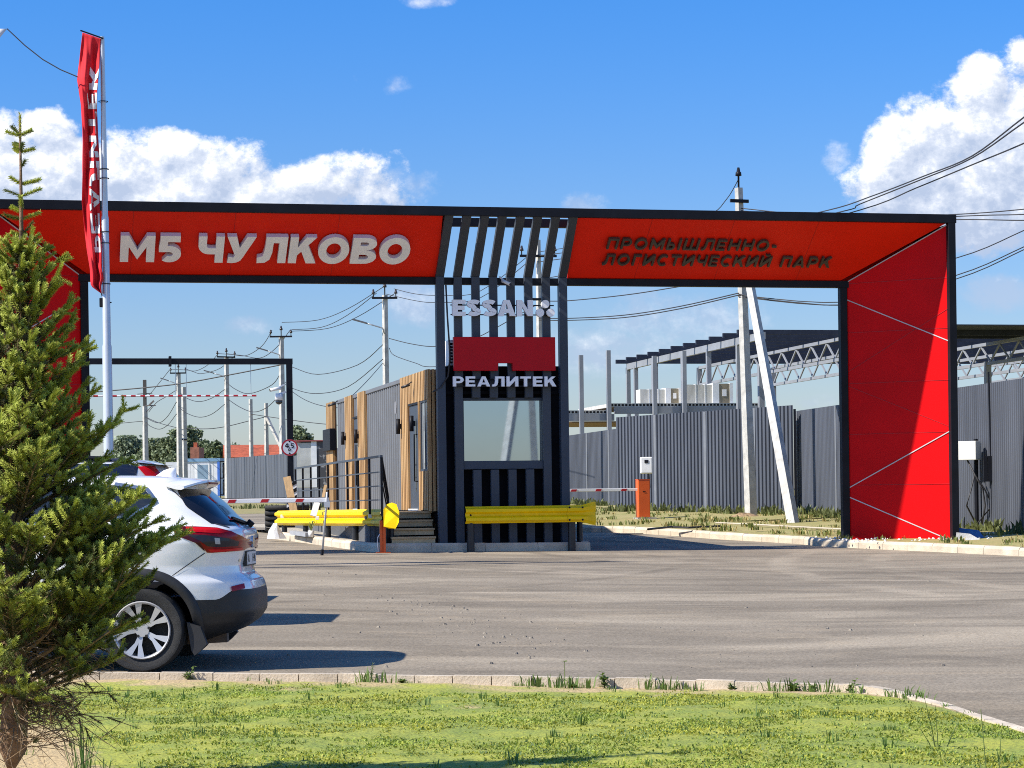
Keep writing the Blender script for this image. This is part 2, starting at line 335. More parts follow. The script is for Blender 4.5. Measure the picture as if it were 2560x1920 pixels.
# ------------------------------------------------------------------ setting: ground, road, kerbs, verge, lawn
def grid_mesh(name, xs, ys, zf, m, smooth=True):
    vs = [(x, y, zf(x, y)) for y in ys for x in xs]; n = len(xs)
    fs = [(j*n+i, j*n+i+1, (j+1)*n+i+1, (j+1)*n+i) for j in range(len(ys)-1) for i in range(n-1)]
    me = bpy.data.meshes.new(name); me.from_pydata(vs, [], fs); me.materials.append(m)
    if smooth: me.polygons.foreach_set('use_smooth', [True]*len(me.polygons))
    o = bpy.data.objects.new(name, me); COL.objects.link(o); return o
drygrass = mat('dry_verge', (.30, .235, .10), .95, col2=(.20, .21, .075), scale=1.1, bump=.8, bscale=14, detail=10)
farx = [-900, -400, -200, -100, -60, -40]+list(range(-30, 31, 2))+[40, 60, 100, 200, 400, 900]
fary = [-60, -20, 0, 8, 14]+list(range(16, 80, 2))+list(range(80, 160, 8))+[200, 300, 500, 900, 1600, 3000]
struct(grid_mesh('ground', farx, fary, lambda x, y: G(x, y)-.035, drygrass))
# asphalt with dusty wheel streaks
asp = bpy.data.materials.new('asphalt'); asp.use_nodes = True
def asphalt_nodes():
    t = asp.node_tree; L = t.links; p = t.nodes['Principled BSDF']; p.inputs['Roughness'].default_value = .92; p.inputs['Specular IOR Level'].default_value = .15
    def node(ty, **k):
        n = t.nodes.new(ty)
        for a, b in k.items(): setattr(n, a, b)
        return n
    tc_ = node('ShaderNodeTexCoord')
    def nz(scale, det, mapscale, rot=0, ro=.6, dist=0):
        mp = node('ShaderNodeMapping'); mp.inputs['Scale'].default_value = mapscale; mp.inputs['Rotation'].default_value = (0, 0, rad(rot)); L.new(tc_.outputs['Object'], mp.inputs[0])
        n = node('ShaderNodeTexNoise'); n.inputs['Scale'].default_value = scale; n.inputs['Detail'].default_value = det; n.inputs['Roughness'].default_value = ro; n.inputs['Distortion'].default_value = dist
        L.new(mp.outputs[0], n.inputs['Vector']); return n.outputs['Fac']
    def ramp(x, stops):
        r = node('ShaderNodeValToRGB'); L.new(x, r.inputs[0]); e_ = r.color_ramp.elements
        e_[0].position, e_[0].color = stops[0][0], (*stops[0][1], 1); e_[1].position, e_[1].color = stops[-1][0], (*stops[-1][1], 1)
        for q, c in stops[1:-1]: k = e_.new(q); k.color = (*c, 1)
        return r.outputs[0]
    def mixc(f, a, b, mode='MIX'):
        n = node('ShaderNodeMix', data_type='RGBA', blend_type=mode)
        for v, s_ in ((f, n.inputs['Factor']), (a, n.inputs['A']), (b, n.inputs['B'])):
            if isinstance(v, (int, float)): s_.default_value = v
            elif isinstance(v, tuple): s_.default_value = (*v, 1)
            else: L.new(v, s_)
        return n.outputs['Result']
    base = ramp(nz(.5, 8, (1, 1, 1)), [(.3, (.180, .153, .116)), (.7, (.262, .225, .174))])
    dust = ramp(nz(.5, 5, (.35, .9, 1), 12, .6, 1.2), [(.46, (0, 0, 0)), (.70, (1, 1, 1))])
    dust2 = ramp(nz(1.1, 9, (.4, .9, 1), -34, .68, 1.6), [(.52, (0, 0, 0)), (.74, (1, 1, 1))])
    dark = ramp(nz(.55, 7, (.3, .9, 1), -14, .62, 1.0), [(.50, (0, 0, 0)), (.72, (1, 1, 1))])
    c = mixc(mixc(1.0, dust, (.80, .80, .80), 'MULTIPLY'), base, (.38, .325, .245))
    c = mixc(mixc(1.0, dust2, (.6, .6, .6), 'MULTIPLY'), c, (.37, .30, .21))
    c = mixc(mixc(1.0, dark, (.62, .62, .62), 'MULTIPLY'), c, (.105, .089, .070))
    def track(cx_, cy_, r_, w_, seed):
        mp = node('ShaderNodeMapping'); mp.inputs['Location'].default_value = (-cx_, -cy_, 0); L.new(tc_.outputs['Object'], mp.inputs[0])
        sx_ = node('ShaderNodeSeparateXYZ'); L.new(mp.outputs[0], sx_.inputs[0]); cb_ = node('ShaderNodeCombineXYZ'); L.new(sx_.outputs[0], cb_.inputs[0]); L.new(sx_.outputs[1], cb_.inputs[1])
        ln = node('ShaderNodeVectorMath', operation='LENGTH'); L.new(cb_.outputs[0], ln.inputs[0])
        def mm(op, a, b):
            n = node('ShaderNodeMath', operation=op); n.use_clamp = op == 'MULTIPLY'
            for v, s_ in ((a, n.inputs[0]), (b, n.inputs[1])):
                if isinstance(v, (int, float)): s_.default_value = v
                else: L.new(v, s_)
            return n.outputs[0]
        d_ = mm('ABSOLUTE', mm('SUBTRACT', mm('ABSOLUTE', mm('SUBTRACT', ln.outputs['Value'], r_), 0), .78), 0)
        b_ = node('ShaderNodeMapRange', interpolation_type='SMOOTHSTEP'); L.new(d_, b_.inputs[0]); b_.inputs[1].default_value = w_; b_.inputs[2].default_value = w_*.3
        return mm('MULTIPLY', b_.outputs[0], ramp(nz(.35+seed*.07, 5, (1, 1, 1), seed*40), [(.40, (0, 0, 0)), (.62, (1, 1, 1))]))
    for (cx_, cy_, r_, w_, col_, k_) in ((16, 44, 15.2, .22, (.10, .086, .068), .45), (13, 52, 21.5, .25, (.40, .34, .26), .5), (-14, 40, 16.5, .2, (.10, .086, .068), .4), (8, 60, 31, .26, (.105, .09, .07), .4), (24, 34, 19, .3, (.41, .35, .265), .5), (2, 4, 24, .22, (.40, .34, .26), .45)):
        tk = track(cx_, cy_, r_, w_, abs(cx_) % 5); tk2 = node('ShaderNodeMath', operation='MULTIPLY'); L.new(tk, tk2.inputs[0]); tk2.inputs[1].default_value = k_; c = mixc(tk2.outputs[0], c, col_)
    grit = ramp(nz(38, 5, (1, 1, 1), 0, .7), [(.30, (.55, .55, .55)), (.5, (1, 1, 1)), (.72, (1.45, 1.45, 1.45))])
    c = mixc(1.0, c, grit, 'MULTIPLY'); L.new(c, p.inputs['Base Color'])
    b = node('ShaderNodeBump'); b.inputs['Strength'].default_value = .35; b.inputs['Distance'].default_value = .008; L.new(nz(120, 3, (1, 1, 1)), b.inputs['Height']); L.new(b.outputs[0], p.inputs['Normal'])
asphalt_nodes()
road = struct(grid_mesh('road', [-60, -40, -30]+[k*.75 for k in range(-36, 27)]+[22, 30, 45], [12, 14]+[15+k*.75 for k in range(0, 66)]+[66, 69, 72, 75, 78], G, asp))

def resample(pts, step):
    out = []
    for a, b in zip(pts, pts[1:]):
        n = max(1, int((Vector(b)-Vector(a)).length/step)); out += [Vector(a).lerp(Vector(b), i/n) for i in range(n)]
    return out+[Vector(pts[-1])]
def chaikin(p, n=2):
    for _ in range(n):
        q = [p[0]]
        for a, b in zip(p, p[1:]): q += [a.lerp(b, .25), a.lerp(b, .75)]
        p = q+[p[-1]]
    return p
def kerb(name, pts, wdt, zlo, zhi, side, seg=1.0, chamfer=.03):
    """Kerbstones one after another along pts; top at G+zhi; side=+1 puts the body to the left of travel."""
    m = M(); pts = resample(pts, seg)
    for i, (a, b) in enumerate(zip(pts, pts[1:])):
        d = (b-a).normalized(); n = Vector((-d.y, d.x, 0))*side; g = d*.004
        pa = (pts[i]-pts[i-1]).normalized() if i else d
        vs = []; hh = zhi+random.uniform(-.006, .006)
        for q in (a+g, b-g):
            for o, h in ((0, zlo), (0, hh-chamfer), (chamfer*.7, hh), (wdt, hh), (wdt, zlo)): r = q+n*o; vs.append((r.x, r.y, G(q.x, q.y)+h))
        m.add(vs, [(k, (k+1) % 5, 5+(k+1) % 5, 5+k) for k in range(5)]+[(4, 3, 2, 1, 0), (5, 6, 7, 8, 9)])
    return struct(m.build(name, kerbm))
# near kerb, seen from the lawn
nk = [ground_px(x, y, .115) for x, y in ((-160, 1674), (508, 1679), (900, 1683), (1280, 1689), (1700, 1697), (2080, 1706), (2200, 1714), (2300, 1737), (2400, 1766), (2560, 1816))]
nk = [nk[0]+(nk[0]-nk[1])*3]+nk+[nk[-1]+(nk[-1]-nk[-2])*6]
nk = chaikin([Vector((p.x, p.y, 0)) for p in nk], 2)
kerb('kerb', nk, .09, -.1, .115, -1, .95, .012)
def nk_y(x):
    for a, b in zip(nk, nk[1:]):
        if a.x <= x <= b.x: return a.y+(b.y-a.y)*(x-a.x)/max(1e-6, b.x-a.x)
    return nk[0].y if x < nk[0].x else nk[-1].y
from mathutils import noise as mnoise
def lawn_z(x, y):
    z = .085+.02*mnoise.noise(Vector((x*.6, y*.6, 1)))+.014*mnoise.noise(Vector((x*3, y*3, 2)))+.008*mnoise.noise(Vector((x*11, y*11, 4)))
    e = nk_y(x)-.09-y
    return z+G(x, nk_y(x))*max(0, 1-e/3.0)-.035*max(0, 1-e/.5)
soil = mat('hydroseeded_soil', (.31, .325, .045), .95, col2=(.195, .245, .04), scale=2.2, bump=1.0, bscale=30, detail=12, lo=.4, hi=.6)
def lawn_soil():
    t = soil.node_tree; L = t.links; p = t.nodes['Principled BSDF']
    old = p.inputs['Base Color'].links[0].from_socket
    tc_ = t.nodes.new('ShaderNodeTexCoord'); n = t.nodes.new('ShaderNodeTexNoise'); n.inputs['Scale'].default_value = 2.2; n.inputs['Detail'].default_value = 9; L.new(tc_.outputs['Object'], n.inputs['Vector'])
    at = t.nodes.new('ShaderNodeAttribute'); at.attribute_name = 'bare'
    ad = t.nodes.new('ShaderNodeMath'); ad.operation = 'ADD'; L.new(n.outputs['Fac'], ad.inputs[0]); L.new(at.outputs['Fac'], ad.inputs[1])
    r = t.nodes.new('ShaderNodeMapRange'); r.interpolation_type = 'SMOOTHSTEP'; L.new(ad.outputs[0], r.inputs[0]); r.inputs[1].default_value = .66; r.inputs[2].default_value = .92
    mx_ = t.nodes.new('ShaderNodeMix'); mx_.data_type = 'RGBA'; L.new(r.outputs[0], mx_.inputs['Factor']); L.new(old, mx_.inputs['A']); mx_.inputs['B'].default_value = (.46, .34, .17, 1)
    L.new(mx_.outputs['Result'], p.inputs['Base Color'])
lawn_soil()
def bare_amt(x, y):
    e = nk_y(x)-.09-y
    return .58*max(0, 1-e/1.3)+.60*smooth01((-1.72-.28*(y-11)-x)/.5)*smooth01((14.2-y)/1.5)+.40*smooth01((x-2.75)/.5)*smooth01((y-9)/3)
lx = [-14, -10, -8, -6, -5]+[-4+k*.06 for k in range(134)]+[5, 6, 8, 12]
lyf = [1-(1-k/140)**1.0 for k in range(141)]
vs = []; 
for f in lyf:
    for x in lx:
        y0, y1 = -6, nk_y(x)-.088; y = y0+(y1-y0)*(f**.55); vs.append((x, y, lawn_z(x, y)))
n = len(lx); me = bpy.data.meshes.new('lawn'); me.from_pydata(vs, [], [(j*n+i, j*n+i+1, (j+1)*n+i+1, (j+1)*n+i) for j in range(140) for i in range(n-1)])
me.materials.append(soil); me.polygons.foreach_set('use_smooth', [True]*len(me.polygons))
a_ = me.attributes.new('bare', 'FLOAT', 'POINT'); a_.data.foreach_set('value', [bare_amt(v[0], v[1]) for v in vs])
lawn = bpy.data.objects.new('lawn', me); COL.objects.link(lawn); struct(lawn)

# kerb and raised verge on the far side of the road
rk = [ground_px(x, y) for x, y in ((2560, 1391), (2300, 1378), (2060, 1367), (1979, 1358), (1786, 1348), (1662, 1338), (1543, 1331), (1439, 1330))]
rk = [Vector((16, 27, 0)), Vector((11.5, 32, 0))]+[Vector((p.x, p.y, 0)) for p in rk]
e = rk[-1]; rk += [e+FG.n*k for k in (4, 10, 18, 28)]
rk = chaikin(rk, 2)
kerb('verge_kerb', rk, .15, -.1, .15, -1, 1.0, .05)
rs = resample(rk, .6); vrows = []
offs = [.14, .4, .8, 1.3, 2, 3, 4.5, 6.5, 9, 12, 16, 22, 30, 45, 70]
for i, p in enumerate(rs):
    d = (rs[min(i+1, len(rs)-1)]-rs[max(0, i-1)]).normalized(); nn = Vector((d.y, -d.x, 0)).lerp(Vector((.93, .36, 0)), .75).normalized()
    row = []
    for o in offs:
        q = p+nn*o; z = G(q.x, q.y)+.13+(.05*mnoise.noise(Vector((q.x*.7, q.y*.7, 3)))+.03*mnoise.noise(Vector((q.x*2.6, q.y*2.6, 5))) if o > .2 else 0)+.05*smooth01(o/4)
        row.append((q.x, q.y, z))
    vrows.append(row)
n = len(offs); me = bpy.data.meshes.new('verge'); me.from_pydata([v for r in vrows for v in r], [], [(j*n+i, j*n+i+1, (j+1)*n+i+1, (j+1)*n+i) for j in range(len(vrows)-1) for i in range(n-1)])
vergem = mat('verge_soil', (.36, .29, .125), .95, col2=(.255, .25, .075), scale=2.2, bump=.9, bscale=16, detail=10)
me.materials.append(vergem); me.polygons.foreach_set('use_smooth', [True]*len(me.polygons)); o = bpy.data.objects.new('verge', me); COL.objects.link(o); struct(o)
def verge_z(x, y): return G(x, y)+.16
# traffic island under the booth
A_ = ground_px(1487, 1376); B_ = ground_px(925, 1381); C_ = ground_px(681, 1347)
isl = [C_+FG.n*3.5+FG.u*.4, C_+FG.n*.25, C_, B_+(C_-B_)*.10, B_+(A_-B_)*.035, A_+(B_-A_)*.02, A_+FG.n*.35, A_+FG.n*13]
isl = [Vector((p.x, p.y, 0)) for p in isl]
kerb('island_kerb', isl, .16, -.1, .155, 1, .9, .045)
far = [FG.w((-3.6, 16, 0)), FG.w((1.6, 14, 0))]
gm = M(); ring_ = [p for p in isl]+[Vector((far[1].x, far[1].y, 0)), Vector((far[0].x, far[0].y, 0))]
cx = sum((p for p in ring_), Vector())/len(ring_)
gm.add([(p.x+(cx-p).normalized().x*.1, p.y+(cx-p).normalized().y*.1, G(p.x, p.y)+.14) for p in ring_]+[(cx.x, cx.y, G(cx.x, cx.y)+.14)], [(i, (i+1) % len(ring_), len(ring_)) for i in range(len(ring_))])
struct(gm.build('pavement', mat('island_gravel', (.45, .40, .31), .9, var=.35, scale=18, bump=.7, bscale=60)))

# ------------------------------------------------------------------ the gate portal
GZ = G(0, 41.5)
gate = thing('gate_portal', 'tall red and black entrance portal spanning the road above the guard booth', 'gate', (FG.O.x, FG.O.y, GZ), 12.5)
D = 1.40
si = FG.d(2109.5, 1000, 0).x; so = FG.d(2382, 1000, -D).x; li = FG.d(213, 900, 0).x; lo = li-(so-si)
zb = FG.d(1250, 713, 0).z; zt = FG.d(1250, 519, -D).z; cw = .14
def gcol(x, d, z1, m=black, name='column', w_=cw):
    k = M(FG); k.box(x-w_/2, d-.07, GZ-.15 if d < 9 else 0, x+w_/2, d+.07, z1); return k.build(name, m, gate, bevel=.006)
gcol(si, 0, zb); gcol(li, 0, zb); gcol(so, -D, zt-.16); gcol(lo, -D, zt-.16); gcol(so, .1, zt-.16); gcol(lo, .1, zt-.16)
k = M(FG); k.box(li-.3, -.07, zb, si+.3, .07, zb+.13); k.build('lower_beam', black, gate, bevel=.006)
k = M(FG); k.box(lo-.09, -D-.07, zt-.16, so+.09, -D+.08, zt); k.build('upper_beam', black, gate, bevel=.006)
k = M(FG); k.box(lo-.09, .03, zt-.16, so+.09, .17, zt-.004); k.build('rear_beam', black, gate, bevel=.006)
# sloping red faces of the beam
p_lo = Vector((0, -.03, zb+.128)); p_hi = Vector((0, -D+.05, zt-.158)); sl = (p_hi-p_lo); sln = Vector((0, sl.z, -sl.y)).normalized()   # normal pointing away
sln = Vector((0, -abs(sln.y), -abs(sln.z)))
sL = FG.d(1092, 690, 0).x; sR = FG.d(1417, 700, 0).x; sLt = FG.d(1108, 540, -D).x; sRt = FG.d(1437, 540, -D).x
inn = .075
def mit(x_i, x_o, zf): return x_i+(x_o-x_i)*zf
for a0, a1, b0, b1, cap in ((li+inn, lo+inn, sL, sLt, 1), (sR, sRt, si-inn, so-inn, 0)):
    k = M(FG); back = -sln*.035
    for f in (.22, .47, .73):
        j = M(FG); xl, xh = a0+(b0-a0)*f, a1+(b1-a1)*f; xl = xh = (xl+xh)/2
        j.bar(Vector((xl, p_lo.y, p_lo.z))+sln*.001, Vector((xh, p_hi.y, p_hi.z))+sln*.001, .007, .005, up=tuple(sln)); j.build('panel_joint', mat('beam_joint_red', (.45, .010, .003), .6), gate)
    k.ext([(a0, p_lo.y, p_lo.z), (b0, p_lo.y, p_lo.z), (b1, p_hi.y, p_hi.z), (a1, p_hi.y, p_hi.z)], back); k.build('beam_panel', redb, gate)
    k = M(FG); x0, x1 = (lo+.05, sL-.02) if cap else (sR+.06, so-.05)
    k.box(x0, -D+.09, zt-.045, x1, .025, zt-.01); k.build('roof_panel', mat('roof_red', (.20, .012, .016), .5), gate)
    k = M(FG); k.box(x0, .175, zb+.14, x1, .20, zt-.02); k.build('rear_panel', redb, gate)
    e_ = x1 if cap else x0; k = M(FG)
    k.ext([(e_, .02, zb+.14), (e_, .17, zb+.14), (e_, .17, zt-.05), (e_, -D+.12, zt-.05)], (-.02 if cap else .02, 0, 0)); k.build('end_panel', redbox, gate)
# slanting pier faces with white seams
for s_i, s_o, sg, nm in ((si, so, 1, 'r'), (li, lo, -1, 'l')):
    k = M(FG); a, b = s_i+sg*.05, s_o-sg*.05
    zi, zo = zb+.10, zt-.17
    base = GZ+.10
    q = [(a, -.02, base-.25), (b, -D+.03, base-.25), (b, -D+.03, zo), (a, -.02, zi)]
    k.ext(q, (sg*.03, .03, 0)); k.build('pier_panel', red, gate)
    k = M(FG); k.box(s_o-.02, -D+.08, base-.25, s_o+.02, .02, zt-.17); k.build('outer_panel', navy, gate)
    def pp(fx, z, up=.004):
        return Vector((a+(b-a)*fx, -.02+(-D+.05)*fx, z))+Vector((-sg*.72, -.69, 0))*up
    h = zo-base
    segs = [((0, zi-.01), (1, zo-.012)), ((0, zi-.36*zi/6.3), (1, zo-2.19)), ((0, base+.97), (1, base+2.02)), ((0, base+.82), (.96, base+.0))] if sg > 0 else [((0, zi-.01), (1, zo-.012)), ((0, zi-.38), (1, zi-1.4)), ((0, base+1.2), (1, base+2.2))]
    for (f0, z0), (f1, z1) in segs:
        k = M(FG); k.bar(pp(f0, z0, .006), pp(f1, z1, .006), .012, .018, up=(0, 0, 1)); k.build('seam_strip', mat('seam_white', (.55, .52, .52), .5), gate)
    for z in [base+h*v for v in (.175, .34, .505, .67, .83)]:
        k = M(FG); zz = min(z, zo); k.bar(pp(0, z), pp(1, z), .006, .007); k.build('panel_joint', mat('joint_red', (.42, .002, .006), .5), gate)
    if sg > 0:
        for (f0, z0), (f1, z1) in (((0, base+3.18), (1, base+4.32)), ((0, base+2.95), (1, base+2.1))):
            k = M(FG); k.bar(pp(f0, z0), pp(f1, z1), .006, .008); k.build('panel_joint', MATS['joint_red'], gate)
# graphite slats: slanted above, vertical below
xs0 = [FG.d(1060+x/3.19, 710, -.1).x for x in (125, 266, 407, 548, 687, 828, 968, 1104)]
xs1 = [FG.d(1060+x/3.19, 535, -D-.0).x for x in (200, 343, 485, 625, 770, 907, 1050, 1190)]
sw = .152
cont_front = .34
red_top = FG.d(1250, 843, -.16).z; red_bot = FG.d(1250, 927.3, -.16).z
glass_top, glass_bot = FG.d(1250, 1002, .1).z, FG.d(1250, 1152, .1).z; sill_bot = FG.d(1250, 1173, .05).z
for i in range(8):
    xa, xb = xs0[i], xs1[i]; zk = zb+.14
    k = M(FG)
    dn = Vector((0, .11, .05))
    k.ext([(xa-sw/2, -.16, zk), (xa+sw/2, -.16, zk), (xb+sw/2, -D-.06, zt-.14), (xb-sw/2, -D-.06, zt-.14)], (0, .13, 0)); k.build('upper_slat', slatm, gate, bevel=.004)
    outer = i in (0, 7); d0, d1 = (-.16, .0)
    k = M(FG)
    if outer: k.box(xa-sw/2, d0, GZ+.05, xa+sw/2, d1, zk-.003)
    else: k.box(xa-sw/2, d0, red_bot-.15, xa+sw/2, d1-.075, zk-.003)
    k.build('slat', navy if outer else slatm, gate, bevel=.004)
# lettering on the beam
def slope_pt(x, y): return FG.plane(x, y, p_lo+sln*.02, sln)
a = slope_pt(299, 645.9); b = slope_pt(1018, 651.6); c = slope_pt(301, 580)
up_ = sl.normalized()*((c-a).dot(sl.normalized())*1.0)
letters('М5 ЧУЛКОВО', .27, .085, a, b-a, up_, sln*.085, FG, [greyl, lavl], gate)
a = slope_pt(1514.4, 619); b = slope_pt(1937, 624.5); c = slope_pt(1517, 592.8); up_ = sl.normalized()*((c-a).dot(sl.normalized()))
letters('ПРОМЫШЛЕННО-', .185, .27, a, b-a, up_, sln*.045, FG, [brownl, brownl], gate)
a = slope_pt(1503.7, 659); b = slope_pt(2070, 665.6); c = slope_pt(1506.5, 633.5); up_ = sl.normalized()*((c-a).dot(sl.normalized()))
letters('ЛОГИСТИЧЕСКИЙ ПАРК', .185, .27, a, b-a, up_, sln*.045, FG, [brownl, brownl], gate)
# tenant signs on the slats
ys = -.20
a = FG.d(1129.6, 790.3, ys); b = FG.d(1331, 791, ys); c = FG.d(1129.6, 750, ys)
letters('ESSAN', .30, .07, a, b-a, (0, 0, (c-a).z), (0, -.07, 0), FG, [greyl, lavl], gate)
for px, py in ((962, 896), (920, 965), (1005, 965)):
    q = FG.d(1060+px/3.19, 480+py/3.19, ys); k = M(FG); r = .0755
    k.ext([(q.x+r*math.cos(t*math.pi/14), ys, q.z+r*math.sin(t*math.pi/14)) for t in range(28)], (0, -.07, 0)); k.build('letter', [greyl], gate)
for z in (a.z+.02, c.z-.10):
    k = M(FG); k.box(a.x-.02, -.195, z, FG.d(1385, 780, ys).x, -.17, z+.02); k.build('sign_rail', black, gate)
a = FG.d(1131.5, 843, ys); b = FG.d(1386, 927.3, ys); n0_ = FG.d(1060+580/3.19, 900, ys).x; n1_ = FG.d(1060+697/3.19, 900, ys).x; zn = FG.d(1250, 480+1367/3.19, ys).z
k = M(FG); k.ext([(a.x, ys, a.z), (b.x, ys, a.z), (b.x, ys, b.z), (n1_, ys, b.z), (n1_, ys, zn), (n0_, ys, zn), (n0_, ys, b.z), (a.x, ys, b.z)], (0, -.10, 0)); k.build('sign_box', redbox, gate, bevel=.006)
a = FG.d(1131.5, 966.5, ys); b = FG.d(1387.6, 966.5, ys); c = FG.d(1131.5, 941.4, ys)
letters('РЕАЛИТЕК', .24, .16, a, b-a, (0, 0, (c-a).z), (0, -.06, 0), FG, [greyl, lavl], gate)
for z in (a.z-.002, c.z-.075):
    k = M(FG); k.box(a.x, -.195, z, b.x, -.175, z+.02); k.build('sign_rail', black, gate)

# ------------------------------------------------------------------ the guard booth (container cabin behind the slats)
sl_ = FG.d(1076, 1100, .34).x; sr_ = sl_+2.46; Lc = 12.2; zf = 1.27; ztop = FG.s(640+1205/2.765, 820+283/2.765, sl_).z
booth = thing('guard_booth', 'long dark grey container cabin with timber slat trim behind the portal slats', 'booth', (FG.O.x, FG.O.y, GZ), 12.5)
k = M(FG); k.box(sl_+.07, cont_front+.02, zf-.02, sr_-.04, cont_front+Lc, ztop-.06); k.build('body', contm, booth)
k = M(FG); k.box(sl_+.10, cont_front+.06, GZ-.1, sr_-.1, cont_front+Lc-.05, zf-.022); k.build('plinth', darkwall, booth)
k = M(FG); k.corr((sl_+.04, cont_front+Lc), (sl_+.04, cont_front+.02), zf, ztop-.09, .27, .05, side=1); k.build('cladding', contm, booth)
k = M(FG); k.box(sl_-.03, cont_front-.0, ztop-.09, sr_, cont_front+Lc+.02, ztop-.005); k.build('roof', contm, booth, bevel=.01)
x0b, x1b = xs0[0]+.01, xs0[7]-.01
fz = FG.d(1250, 915, .1).z
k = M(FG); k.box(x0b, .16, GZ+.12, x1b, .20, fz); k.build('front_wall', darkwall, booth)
gx0, gx1 = FG.d(1160, 1080, .0).x, FG.d(1354.5, 1080, .0).x
for i in range(1, 7):
    x = xs0[i]; ed = i in (1, 6)
    x = xs0[i]
    for z0, z1 in ([(GZ+.13, red_bot-.16)] if ed else [(glass_top+.05, red_bot-.16), (GZ+.13, sill_bot-.01)]):
        k = M(FG); k.box(x-sw/2, -.10, z0, x+sw/2, .0, z1); k.build('front_slat', slatm, booth, bevel=.004)
for z in (GZ+.16, red_bot-.42):
    k = M(FG); k.box(x0b+.02, .05, z, x1b-.02, .10, z+.06); k.build('slat_rail', darkwall, booth)
wn = M(FG); wn.box(gx0-.02, .0, glass_top, gx1+.02, .15, glass_top+.05); wn.box(gx0-.06, .0, glass_bot-.04, gx0, .15, glass_top); wn.box(gx1, .0, glass_bot-.04, gx1+.06, .15, glass_top)
wf = wn.build('window', navy, booth)
k = M(FG); k.box(gx0, .055, glass_bot, gx1, .075, glass_top); k.build('pane', mirror, wf)
k = M(FG); k.box(gx0-.03, -.06, sill_bot, gx1+.03, .12, glass_bot-.005); k.build('sill', navy, wf, bevel=.008)
# timber and doors on the long side
def wp(zx, zy): return FG.s(640+zx/2.765, 820+zy/2.765, sl_)
def wallbox(k, x0, y0, x1, y1, out, inn_=.0, zlo=None):
    a, b = wp(x0, y0), wp(x1, y1); k.box(sl_-out, b.y, zlo if zlo is not None else b.z, sl_-inn_, a.y, a.z)
def slats(x0, z0, x1, z1, dA, dB, out=.05):
    k = M(FG); n_ = max(2, int((dB-dA)/.16)); st = (dB-dA)/n_
    for i in range(n_): k.box(sl_-out, dA+st*i+.03, z0, sl_-.005, dA+st*(i+1)-.03, z1)
    k.build('timber_slats', wood, booth)
    k = M(FG); k.box(sl_-.012, dA, z0+.01, sl_+.03, dB, z1-.01); k.build('timber_backing', woodg, booth)
dW0 = cont_front-.02; dW1 = wp(1012, 600).y; dD0, dD1 = wp(1135, 600).y, wp(1066, 600).y; dV0, dV1 = wp(1203, 600).y, wp(1147, 600).y
zd_t = wp(1095, 520).z; zv_t, zv_b = wp(1175, 492).z, wp(1175, 975).z
slats(0, zf, 0, ztop, dD1, dW1); slats(0, zd_t, 0, ztop, dW0+.05, dD1-.003)
slats(0, zf, 0, zv_b-.04, dW0+.05, dD0); slats(0, zv_b-.04, 0, zd_t, dV1, dD0); slats(0, zv_b-.04, 0, zd_t, dW0+.05, dV0)
# timber return facing the road
k = M(FG); st = .075; x = sl_-.05
for i in range(6): k.box(x+st*i+.012, dW0-.01, zf-.02, x+st*(i+1)-.012, dW0+.04, ztop)
k.build('timber_slats', wood, booth)
k = M(FG); k.box(sl_-.03, dW0+.03, zf, sl_+.6, dW0+.048, ztop-.01); k.build('timber_backing', woodg, booth)
def door(d0, d1, z1):
    k = M(FG); k.box(sl_-.02, d0+.03, zf+.03, sl_+.03, d1-.03, z1-.04); dr = k.build('door', navy, booth, bevel=.006)
    k = M(FG); k.box(sl_-.045, d0-.0, z1-.04, sl_+.03, d1, z1+.0); k.build('frame', black, dr)
    k = M(FG); m_ = d0+(d1-d0)*.36; k.box(sl_-.026, m_-.04, zf+.35, sl_-.0205, m_+.04, z1-.35); k.build('glazing', glass, dr)
    k = M(FG); m_ = d0+(d1-d0)*.22; k.tube([(sl_-.02, m_, zf+.55), (sl_-.08, m_, zf+.55), (sl_-.08, m_, zf+1.45), (sl_-.02, m_, zf+1.45)], .014, 6); k.build('handle', black, dr, smooth=True)
    k = M(FG); k.box(sl_-.07, d0+.02, zf-.01, sl_-.0, d1-.02, zf+.028); k.build('threshold', wrapw, dr)
door(dD0, dD1, zd_t)
k = M(FG); k.box(sl_-.04, dV0, zv_b-.04, sl_+.02, dV1, zv_b); k.box(sl_-.03, dV0, zv_t-.05, sl_+.02, dV1, zv_t); k.box(sl_-.03, dV0, zv_b, sl_+.02, dV0+.05, zv_t-.05); k.box(sl_-.03, dV1-.05, zv_b, sl_+.02, dV1, zv_t-.05)
mm = dV0+(dV1-dV0)*.5; k.box(sl_-.025, mm-.02, zv_b, sl_+.02, mm+.02, zv_t-.05)
sw_ = k.build('window', navy, booth); k = M(FG); k.box(sl_-.008, dV0+.05, zv_b, sl_+.0, dV1-.05, zv_t-.05); k.build('pane', mat('side_pane', (.25, .28, .29), .06, 0, spec=.9), sw_)
dS = [(wp(770, 600).y, wp(722, 600).y), (wp(680, 600).y, wp(632, 600).y), (wp(548, 600).y, wp(502, 600).y)]
for a0, a1 in dS: slats(0, zf, 0, ztop-.01, a0, a1, .07)
door(dS[0][1]+.02, dS[1][0]-.02, wp(700, 612).z)
def wall_lamp(zx, zy, lab, out=.05):
    p = wp(zx, zy); t = thing('wall_lamp', lab, 'lamp', FG.w((sl_-out-.06, p.y, p.z)), 12.5, 'black wall lamps on the booth side')
    k = M(FG); x = sl_-out-.065; k.tube([(x, p.y, p.z-.15), (x, p.y, p.z+.15)], .042, 10); k.build('lamp_body', black, t, smooth=True)
    k = M(FG); k.box(sl_-out-.05, p.y-.03, p.z-.05, sl_-out+.006, p.y+.03, p.z+.05); k.build('bracket', black, t)
